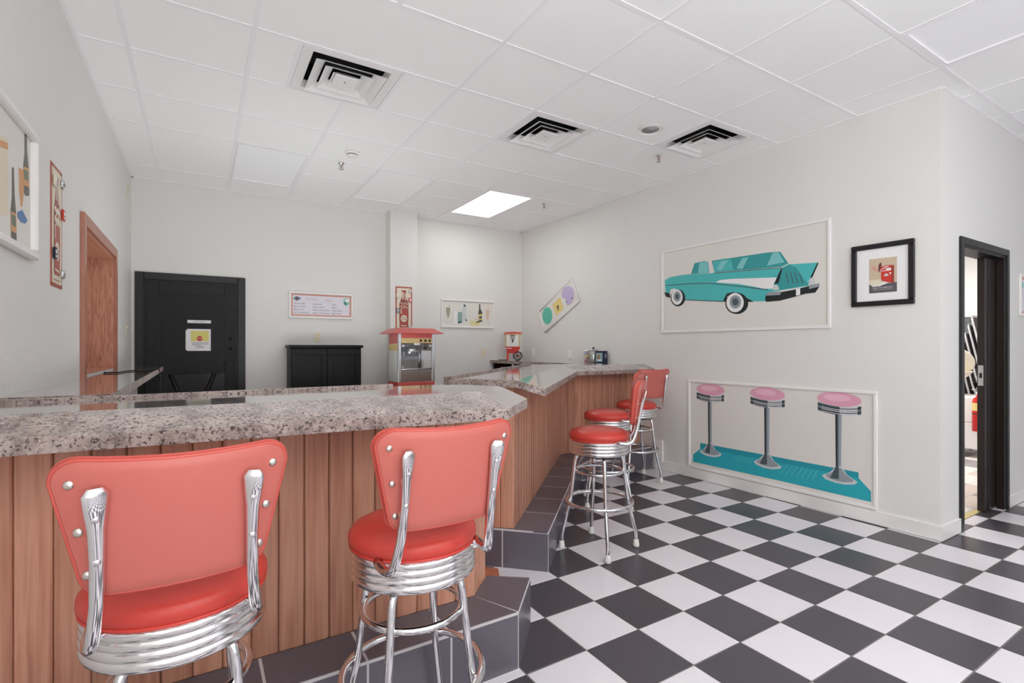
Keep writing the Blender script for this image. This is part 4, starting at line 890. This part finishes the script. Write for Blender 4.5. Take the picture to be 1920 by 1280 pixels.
X, Z = bottle_sign(W, x0, x1, z0, z1)
magnets(W, X, Z, PC, [('cap', .88, .91, ALU, 'silver bottle cap magnet at the top of the column bottle sign'), ('pad', .14, .8, CREAM, 'cream square magnet on the column bottle sign'), ('pad', .88, .71, BRED, 'red square magnet on the column bottle sign'), ('pad', .14, .47, G2, 'grey square magnet on the column bottle sign'), ('cap', .88, .11, ALU, 'silver bottle cap magnet at the foot of the column bottle sign')], 'col')

# picture at the far left edge of the room
W = Wall('drinks_picture', 'white framed picture of dark bottles on the left wall', 'picture', (20, 340), PL)
x1, z1 = W.L(57, 252); _, z0 = W.L(57, 489); x0 = x1-.98
W.frame(x0, x1, z0, z1, .035, .03, TRIMW, c=.008); W.board(x0+.03, x1-.03, z0+.03, z1-.03, .006, MURAL, 'painted_ground')
cl = lambda pts: W.P([(x*.25, 180+y*.25) for x, y in pts])
for dx, dz, f in ((0, 0, 1), (96, -312, .93)):
    sh = lambda pts: cl([(x+dx, 530+(y-530)*f+dz+(dx*.72 if dx else 0)*.0) for x, y in pts])
    W.lay('bottle', sh([(72, 530), (86, 535), (92, 740), (102, 860), (108, 1095), (80, 1100), (66, 1075), (62, 850), (72, 760)]), OLIVE, .0066); W.lay('bottle_label', sh([(62, 860), (103, 880), (106, 1030), (64, 1010)]), ORANGE, .007); W.lay('label_mark', sh([(66, 880), (98, 900), (100, 985), (68, 960)]), mat('print_label_green', S(120, 132, 116), .6), .0073)
W.lay('ice_cream_glass', cl([(124, 530), (165, 560), (160, 740), (150, 830), (138, 822), (126, 700)]), ORANGE, .0066); W.lay('glass_foot', cl([(110, 870), (150, 850), (190, 930), (175, 955), (140, 945), (115, 910)]), BLUEP, .0066)
W.lay('yellow_panel', cl([(-260, 180), (45, 320), (45, 900), (-260, 830)]), CREAM, .0064); W.lay('orange_stripes', cl([(-100, 290), (40, 350), (40, 400), (-100, 350)]), ORANGE, .0068)

# picture on the return wall at the right edge
W = Wall('menu_board', 'white framed menu on the wall beyond the dark doorway', 'menu', (1916, 553), PT)
x0, z1 = W.L(1909, 513); _, z0 = W.L(1909, 592); x1 = x0+.76
W.frame(x0, x1, z0, z1, .024, .02, TRIMW); W.board(x0+.02, x1-.02, z0+.02, z1-.02, .004, SALMON, 'salmon_border'); W.lay('pale_sheet', [(x0+.045, z0+.045), (x1-.045, z0+.045), (x1-.045, z1-.045), (x0+.045, z1-.045)], MENUP, .0046); W.lay('leaf_print', ell(x0+.09, z1-.09, .026, .024), MINT, .0052)

# ---------------------------------------------------------------- wall plates
def plate(px, plane, label, m=IVORY, kind='outlet', w_=.07, h=.115):
    W = Wall('power_outlet' if kind == 'outlet' else 'light_switch' if kind == 'switch' else 'wall_plate', label, kind if kind != 'plate' else 'wall plate', px, plane)
    MB().cbox(-w_/2, w_/2, -.006, -.0004, -h/2, h/2, .002).build('cover_plate', m, W.t)
    if kind == 'outlet':
        for s in (-1, 1):
            r_ = MB().cbox(-.017, .017, -.0075, -.006, s*.021-.014, s*.021+.014, .0007).build('receptacle', m, W.t)
            for q in (-.007, .005): MB().box(q, q+.002, -.0079, -.0075, s*.021-.002, s*.021+.008).build('slot', DKMET, r_)
    elif kind == 'switch': MB().cbox(-.005, .005, -.014, -.006, -.004, .014, .001).build('toggle', m, W.t)
    for s in (-1, 1): MB().lathe([(.003, 0), (.0025, -.0012), (0, -.0014)], 8, axis='y', c=(0, s*(.048 if kind == 'switch' else 0)), o=-.0061).build('screw', NICKEL, W.t)
plate((595.5, 632), PB, 'ivory power outlet above the black cabinet')
plate((906, 662), PB, 'ivory switch plate above the far end of the shelf counter', kind='switch')
plate((239, 358), PL, 'ivory switch plate high on the left wall by the corner', kind='switch')
plate((236, 614), PL, 'ivory switch plate on the left wall beside the black door', kind='switch')
plate((1000, 661), PR, 'white outlet above the shelf counter beside the popcorn cart', PLASW)
plate((1069, 664), PR, 'white outlet on the mural wall above the angled bar', PLASW)
plate((1166, 423), PR, 'painted over blank plate high on the mural wall', WALL, 'plate', .11, .19)
W = Wall('access_panel', 'white access panel low on the mural wall beside the bar step', 'panel', (1236, 845), PR)
MB().cbox(-.06, .06, -.02, -.0005, -.12, .12, .004).build('panel_cover', TRIMW, W.t)

# ---------------------------------------------------------------- black cabinet
t = thing('black_cabinet', 'black two door cabinet against the back wall under the outlet', 'cabinet', (1.245, 6.255, 0))
hw, hd = .39, .155
MB().box(-hw, hw, -hd+.02, hd, .06, 1.295).build('carcass', CAB, t); MB().cbox(-hw-.02, hw+.02, -hd-.015, hd+.0, 1.295, 1.33, .006).build('cornice', CAB, t); MB().box(-hw+.02, hw-.02, -hd+.03, hd, .001, .06).build('plinth', CAB, t)
for s in (-1, 1):
    x0, x1 = (-hw+.004, -.002) if s < 0 else (.002, hw-.004)
    d = MB().box(x0, x1, -hd+.004, -hd+.02, .07, 1.285).build('door', CAB, t); fwd = .065
    for a, b_, e, f in ((x0, x1, 1.22, 1.285), (x0, x1, .07, .14), (x0, x0+fwd, .14, 1.22), (x1-fwd, x1, .14, 1.22)): MB().cbox(a, b_, -hd-.006, -hd+.004, e, f, .002).build('door_frame', CAB, d)
    MB().lathe([(.0, -.022), (.012, -.02), (.013, -.014), (.006, -.008), (.006, 0)], 14, axis='y', c=(-s*-.03 if s > 0 else -.03, .78), o=-hd-.006).build('knob', DKMET, d)

# ---------------------------------------------------------------- popcorn machine on its stand
x0, x1, y0, y1 = 1.835, 2.262, 5.35, 5.71; zb, zt = .80, 1.455
st = thing('machine_stand', 'low grey table carrying the popcorn machine behind the bar', 'table', ((x0+x1)/2, (y0+y1)/2, 0))
MB().cbox(-.26, .26, -.22, .22, .77, .799, .004).build('table_top', ALU, st)
for a in (-.23, .23):
    for b_ in (-.19, .19): MB().box(a-.015, a+.015, b_-.015, b_+.015, 0, .77).build('leg', ALU, st)
t = thing('popcorn_machine', 'red roofed glass popcorn machine in front of the column', 'popcorn machine', ((x0+x1)/2, (y0+y1)/2, zb))
hx, hy, hh = (x1-x0)/2, (y1-y0)/2, zt-zb
MB().cbox(-hx, hx, -hy, hy, .001, .12, .005).build('base', POPR, t)
for a in (-1, 1):
    for b_ in (-1, 1): MB().cbox(a*hx-(.034 if a > 0 else 0), a*hx+(.034 if a < 0 else 0), b_*hy-(.028 if b_ > 0 else 0), b_*hy+(.028 if b_ < 0 else 0), .12, hh, .003).build('corner_post', ALU, t)
MB().box(-hx+.034, hx-.034, -hy+.004, -hy+.01, hh-.05, hh).build('red_fascia', POPR, t)
for a in (-1, 1):
    MB().box(a*hx-.006 if a > 0 else a*hx, a*hx if a > 0 else a*hx+.006, -hy+.028, hy-.028, hh-.11, hh).build('side_panel', POPR2, t); MB().box(a*hx-.006 if a > 0 else a*hx, a*hx if a > 0 else a*hx+.006, -hy+.028, hy-.028, hh-.19, hh-.11).build('side_band', GOLD, t)
    MB().box(a*hx-.005 if a > 0 else a*hx+.001, a*hx-.001 if a > 0 else a*hx+.005, -hy+.028, hy-.028, .12, hh-.19).build('side_pane', PALEST if a < 0 else GLASS, t)
ct = MB().box(-hx+.034, hx-.034, -hy+.001, -hy+.01, hh-.105, hh-.05).build('control_strip', GOLD, t)
for k in (0.045, .1, .15): MB().cbox(k-.011, k+.011, -hy-.008, -hy+.001, hh-.09, hh-.064, .002).build('rocker_switch', RUBB, ct)
MB().box(-hx+.034, hx-.034, hy-.006, hy-.002, .12, hh-.06).build('back_pane', PALEST, t)
dr = MB().box(-hx+.036, hx-.036, -hy+.006, -hy+.010, .27, hh-.108).build('door_pane', GLASS, t)
MB().cbox(-.035, .035, -hy-.006, -hy+.004, hh-.125, hh-.106, .002).build('door_handle', PLASW, dr)
for a in (-1, 1):
    for z in (.285, hh-.135): MB().cbox(a*(hx-.055)-.014, a*(hx-.055)+.014, -hy, -hy+.005, z-.012, z+.012, .002).build('hinge', NICKEL, dr)
MB().tube([(-hx+.036, -hy+.004, .262), (hx-.036, -hy+.004, .262)], .009, 8).build('front_rail', STEEL, t); MB().box(-hx+.036, hx-.036, -hy+.008, -hy+.014, .125, .25).build('kernel_guard', STEEL, t)
MB().box(-hx+.034, hx-.034, -hy+.03, hy-.03, .12, .128).build('tray', STEEL, t)
kt = MB().lathe([(.0, .405), (.085, .405), (.095, .41), (.095, .50), (.09, .505), (.0, .507)], 28, c=(0, .02)).build('kettle', STEEL, t)
MB().tube([(-.13, -.03, .475), (.15, -.03, .495)], .008, 8).build('kettle_bar', STEEL, kt); MB().tube([(0, .02, .5), (0, .02, hh-.04)], .008, 8).build('kettle_rod', STEEL, kt)
MB().tube([(-.09, 0, hh-.06), (-.09, 0, .52), (-.1, -.02, .40), (-.06, -.03, .385)], .006, 8).build('kettle_hanger', STEEL, kt); MB().lathe([(.0, 0), (.028, .004), (.03, .02), (.0, .022)], 16, axis='y', c=(-.13, .475), o=-.05).build('kettle_knob', DKMET, kt); MB().lathe([(.0, 0), (.016, .004), (.018, .03), (.0, .032)], 16, axis='x', c=(-.03, .495), o=.15).build('kettle_grip', RUBB, kt)
MB().tube([(.115, .05, .13), (.115, .05, hh-.06)], .014, 8).build('heat_post', STEEL, t)
rx, ry = hx+.075, hy+.075
r1 = [(-rx, -ry), (rx, -ry), (rx, ry), (-rx, ry)]; r2 = [(-hx+.0, -hy+.03), (hx-.0, -hy+.03), (hx, hy-.03), (-hx, hy-.03)]
m = MB(); m.add([(x, y, hh) for x, y in r1]+[(x, y, hh+.008) for x, y in r1]+[(x, y, hh+.062) for x, y in r2], [(3, 2, 1, 0)]+[(i, (i+1) % 4, 4+(i+1) % 4, 4+i) for i in range(4)]+[(4+i, 4+(i+1) % 4, 8+(i+1) % 4, 8+i) for i in range(4)]+[(8, 9, 10, 11)])
m.build('roof', POPR, t)

# ---------------------------------------------------------------- small popcorn cart on the shelf counter
t = thing('popcorn_cart', 'toy sized red popcorn cart with wheels on the shelf counter', 'popcorn maker', (3.79, 6.14, ZK), math.radians(-28))
hx, hy = .105, .085
bd = MB(); q0 = [(-hx+.025, -hy+.01), (hx-.04, -hy+.01), (hx-.04, hy-.01), (-hx+.025, hy-.01)]; q1 = [(-hx, -hy), (hx, -hy), (hx, hy), (-hx, hy)]
bd.add([(x, y, .10) for x, y in q0]+[(x, y, .195) for x, y in q1], [(3, 2, 1, 0), (4, 5, 6, 7)]+[(i, (i+1) % 4, 4+(i+1) % 4, 4+i) for i in range(4)]); bd.build('cart_body', CARTR, t)
MB().cbox(-hx-.004, -.02, -hy-.008, -hy+.0, .165, .173, .001).build('tray_rail', PLASW, t)
for a in (-1, 1):
    MB().cbox(-hx+.02, -hx+.042, a*(hy-.02)-.01, a*(hy-.02)+.01, .001, .105, .002).build('leg', CARTR, t)
    wh = MB().tube([(hx-.035+.058*math.cos(2*PI*k/28), a*(hy+.012), .064+.058*math.sin(2*PI*k/28)) for k in range(28)], .005, 6, closed=True).build('wheel', RUBB, t)
    for k in range(6): MB().tube([(hx-.035-.056*math.cos(PI*k/6), a*(hy+.012), .064-.056*math.sin(PI*k/6)), (hx-.035+.056*math.cos(PI*k/6), a*(hy+.012), .064+.056*math.sin(PI*k/6))], .0022, 5).build('spoke', RUBB, wh)
    MB().lathe([(.012, -.006), (.012, .006)], 14, axis='y', c=(hx-.035, .064), o=a*(hy+.012)).build('hub', BRED, wh)
MB().cbox(-hx+.02, -hx+.04, -hy+.02, hy-.02, .05, .06, .002).build('cross_bar', CARTR, t); MB().tube([(hx-.035, -hy-.012, .064), (hx-.035, hy+.012, .064)], .005, 8).build('axle', RUBB, t)
for a in (-1, 1):
    for b_ in (-1, 1): MB().cbox(a*(hx-.008)-.005, a*(hx-.008)+.005, b_*(hy-.008)-.005, b_*(hy-.008)+.005, .195, .365, .001).build('canopy_post', GOLD, t)
for b_ in (-1, 1): MB().box(-hx+.012, hx-.012, b_*(hy-.008)-.001, b_*(hy-.008)+.001, .197, .363).build('side_pane', GLASS, t)
MB().lathe([(.03, .30), (.034, .36)], 16).build('popping_head', ALU, t); MB().lathe([(.012, .25), (.012, .30)], 12).build('chute', DKMET, t)
cn = MB(); n = 10; pr = [(-hx-.016, .362), (-hx-.02, .376), (-hx-.01, .396), (0, .404), (hx+.01, .396), (hx+.02, .376), (hx+.016, .362)]
cn.add([(x, -hy-.016, z) for x, z in pr]+[(x, hy+.016, z) for x, z in pr], [list(range(7)), [13-i for i in range(7)]]+[(i, 7+i, 7+(i+1) % 7, (i+1) % 7) for i in range(7)]); cn.build('canopy', CARTR, t)
MB().box(-hx-.014, hx+.014, -hy-.0165, -hy-.016, .3625, .372).build('canopy_trim', GOLD, t)
p0 = Vector((3.62, 6.2, ZK+.004)); obj('black_cable_coil', MB().tube([(3.72+.04*math.cos(k*.7)-.006*k, 6.22+.035*math.sin(k*.7)+.008*k, ZK+.005) for k in range(12)], .004, 6).mesh('power_cord', WIRE), None, label='coiled black cord lying behind the toy popcorn cart', category='cord')

# ---------------------------------------------------------------- canisters on the ledge
zl = ZT+.0005
def led_x(Y): return xr(Y)-.062
t = thing('patterned_tin', 'tall patterned tin on the ledge left of the chrome canister', 'tin', (led_x(4.87), 4.87, zl), math.radians(-40))
MB().cbox(-.034, .034, -.034, .034, 0, .135, .006).build('tin_body', mat('tin_lilac_grey', S(176, 168, 180), .35), t); MB().cbox(-.036, .036, -.036, .036, .136, .152, .003).build('lid', ALU, t)
MB().flat(ell(0, .065, .025, .02), .0345).build('fruit_print', YEL, t); MB().flat(ell(.005, .052, .012, .012), .0348).build('cherry_print', SIGNR2, t); MB().flat([(-.028, .015), (.0, .015), (.0, .028), (-.028, .028)], .0345).build('red_print', BRED, t)
t = thing('chrome_canister', 'round chrome canister with a dark knob lid on the ledge', 'canister', (led_x(4.75), 4.75, zl))
MB().lathe([(.055, 0), (.058, .004), (.058, .135), (.056, .137)], 32).build('canister_body', STEEL, t); ld = MB().lathe([(.06, .137), (.061, .15), (.05, .154), (.0, .156)], 32).build('lid', STEEL, t)
MB().lathe([(.006, .155), (.008, .165), (.018, .178), (.018, .182), (0, .183)], 18).build('knob', DKMET, ld)
t = thing('photo_box', 'navy box with a teal picture standing on the ledge', 'box', (led_x(4.60)+.0, 4.60, zl), math.radians(-58))
MB().cbox(-.072, .062, -.022, .022, 0, .14, .002).build('box_body', NAVY, t); MB().flat([(-.07, .01), (.012, .01), (.012, .115), (-.07, .115)], .0226).build('teal_picture', mat('print_teal_grey', S(140, 172, 176), .6), t)
MB().flat(ell(-.035, .065, .022, .03), .023).build('brown_figure', mat('print_brown', S(150, 120, 92), .6), t); MB().flat([(-.05, .022), (0, .022), (0, .036), (-.05, .036)], .023).build('caption', WHITE, t); MB().flat([(.045, .06), (.058, .06), (.058, .105), (.045, .105)], .0226).build('spine_print', G3, t)

# ---------------------------------------------------------------- store room seen through the doorway
RX0, RX1, RY0, RY1 = CA.x+.13, 9.0, CA.y+.13, 4.4
struct('floor_storeroom', MB().box(RX0, RX1, CA.y+.12, RY1, -.12, -.001), GROUTL); sf = bpy.data.objects['floor_storeroom']
SFM = [mat('store_tile_grey', S(150, 144, 142), .35, vary=.08), mat('store_tile_beige', S(206, 192, 182), .35, vary=.08), mat('store_tile_cream', S(226, 218, 210), .35, vary=.04)]
stm = [MB().prism([(.002, .002), (.45, .002), (.45, .149), (.002, .149)], -.006, .0).mesh('floor_tile', m) for m in SFM]
for i in range(8):
    for j in range(8):
        obj('floor_tile', stm[(i*2+j*3+(i*j) % 2) % 3], sf, (RX0+.05+i*.455, RY0+.01+j*.152, 0))
struct('wall_store_back', MB().box(RX0, RX1, RY1, RY1+.1, 0, 3.2), WALL); struct('wall_store_end', MB().box(RX1, RX1+.1, RY0, RY1, 0, 3.2), WALL); struct('ceiling_store', MB().box(RX0, RX1, RY0, RY1, 2.75, 2.8), TRIMW)
st = thing('ceiling_light', 'bright lamp panel on the store room ceiling', 'ceiling light', (7.2, 2.6, 2.75)); MB().cbox(-.6, .6, -.15, .15, -.06, -.001, .01).build('diffuser', LENSON, st); area('store_lamp', (7.2, 2.6, 2.68), (0, 0, 0), 1.1, .3, 60)
t = thing('storage_cabinet', 'low white cabinet on stubby legs in the store room', 'cabinet', (7.95, 2.25, 0))
MB().cbox(-.2, .25, -.25, .35, .1, .72, .01).build('body', TRIMW, t); MB().cbox(-.215, -.2, -.235, .33, .42, .71, .004).build('drawer', TRIMW, t); MB().cbox(-.215, -.2, -.235, .33, .11, .41, .004).build('drawer', TRIMW, t)
for a in (-.15, .2):
    for b_ in (-.2, .3): MB().lathe([(.015, 0), (.02, .1)], 10, c=(a, b_)).build('leg', OAKT, t)
t = thing('fire_extinguisher', 'red fire extinguisher strapped to the white cabinet in the store room', 'extinguisher', (7.676, 2.155, .33))
MB().lathe([(.058, 0), (.06, .005), (.06, .34), (.05, .38), (.025, .40), (.025, .42)], 24).build('cylinder', EXTR, t); MB().lathe([(.0605, .24), (.0605, .33)], 24, cap=False).build('label', YEL, t); MB().lathe([(.061, .2), (.061, .21)], 24, cap=False).build('strap', RUBB, t)
hd_ = MB().cbox(-.02, .02, -.02, .02, .42, .46, .004).build('valve', PLASW, t); MB().tube([(0, 0, .46), (-.05, .02, .49), (-.1, .03, .485)], .007, 8).build('lever', STEEL, hd_); MB().torus(.02, .003, .5, 20, 6).build('pull_ring', PLASW, hd_)
t = thing('serving_platter', 'cream oval platter propped on the bowl in the store room', 'platter', (7.93, 2.47, 1.122))
m = MB().lathe([(.0, -.0), (.14, .008), (.18, .022), (.2, .03), (.202, .034), (.182, .03), (.14, .016), (.0, .009)], 40, axis='x'); m.build('dish', CREAMP, t).rotation_euler = (math.radians(30), math.radians(-32), 0)
t = thing('serving_bowl', 'cream footed bowl under the cream platter in the store room', 'bowl', (7.93, 2.47, .7205)); MB().lathe([(.09, .0), (.09, .01), (.04, .03), (.035, .12), (.08, .18), (.15, .24), (.19, .29), (.186, .292), (.14, .25), (.05, .19), (0, .185)], 32).build('bowl_body', CREAMP, t)
t = thing('wall_board', 'dark grey board leaning on the store room end wall', 'board', (8.979, 2.725, 0)); MB().cbox(-.03, .02, -.12, .2, .0, 1.72, .004).build('panel', GREYP, t)
def chair(k):
    """each chair's two cross bars rest on the cushion of the chair below; legs and uprights pass outside the seats"""
    t = thing('stacking_chair', 'plum padded chrome stacking chair in the store room, '+('lowest', 'second lowest', 'third lowest', 'third highest', 'second highest', 'topmost')[k]+' of its stack', 'chair', (8.56, 2.225-.033*k, .107*k), 0, 'stacked chairs in the store room')
    MB().cbox(-.22, .22, -.25, .188, .406, .49, .02).build('seat', PLUM, t)
    yb = lambda z: .24+.2*(z-.62)                    # line of the raked back
    q = [(-.234, .64), (.234, .64), (.234, 1.12), (.21, 1.15), (-.21, 1.15), (-.234, 1.12)]
    vs = [(x, yb(z)-.014, z) for x, z in q]+[(x, yb(z)+.014, z) for x, z in q]
    MB().add(vs, [tuple(range(6)), tuple(range(11, 5, -1))]+[(a, a+6, (a+1) % 6+6, (a+1) % 6) for a in range(6)]).build('backrest', PLUM, t)
    for a in (-1, 1):
        MB().tube([(a*.245, -.205, .0), (a*.245, -.195, .34), (a*.24, -.194, .38), (a*.225, -.192, .3945), (0, -.19, .3945)], .012, 8).build('front_leg', ALU, t)
        MB().tube([(a*.245, .19, .0), (a*.245, .18, .40), (a*.245, .195, .47), (a*.245, .24, .62), (a*.245, .336, 1.10), (a*.235, .345, 1.145), (a*.2, .35, 1.165), (0, .352, 1.17)], .012, 8).build('back_upright', ALU, t)
    MB().tube([(-.245, .18, .3945), (.245, .18, .3945)], .012, 8).build('cross_bar', ALU, t)
for k in range(6): chair(k)
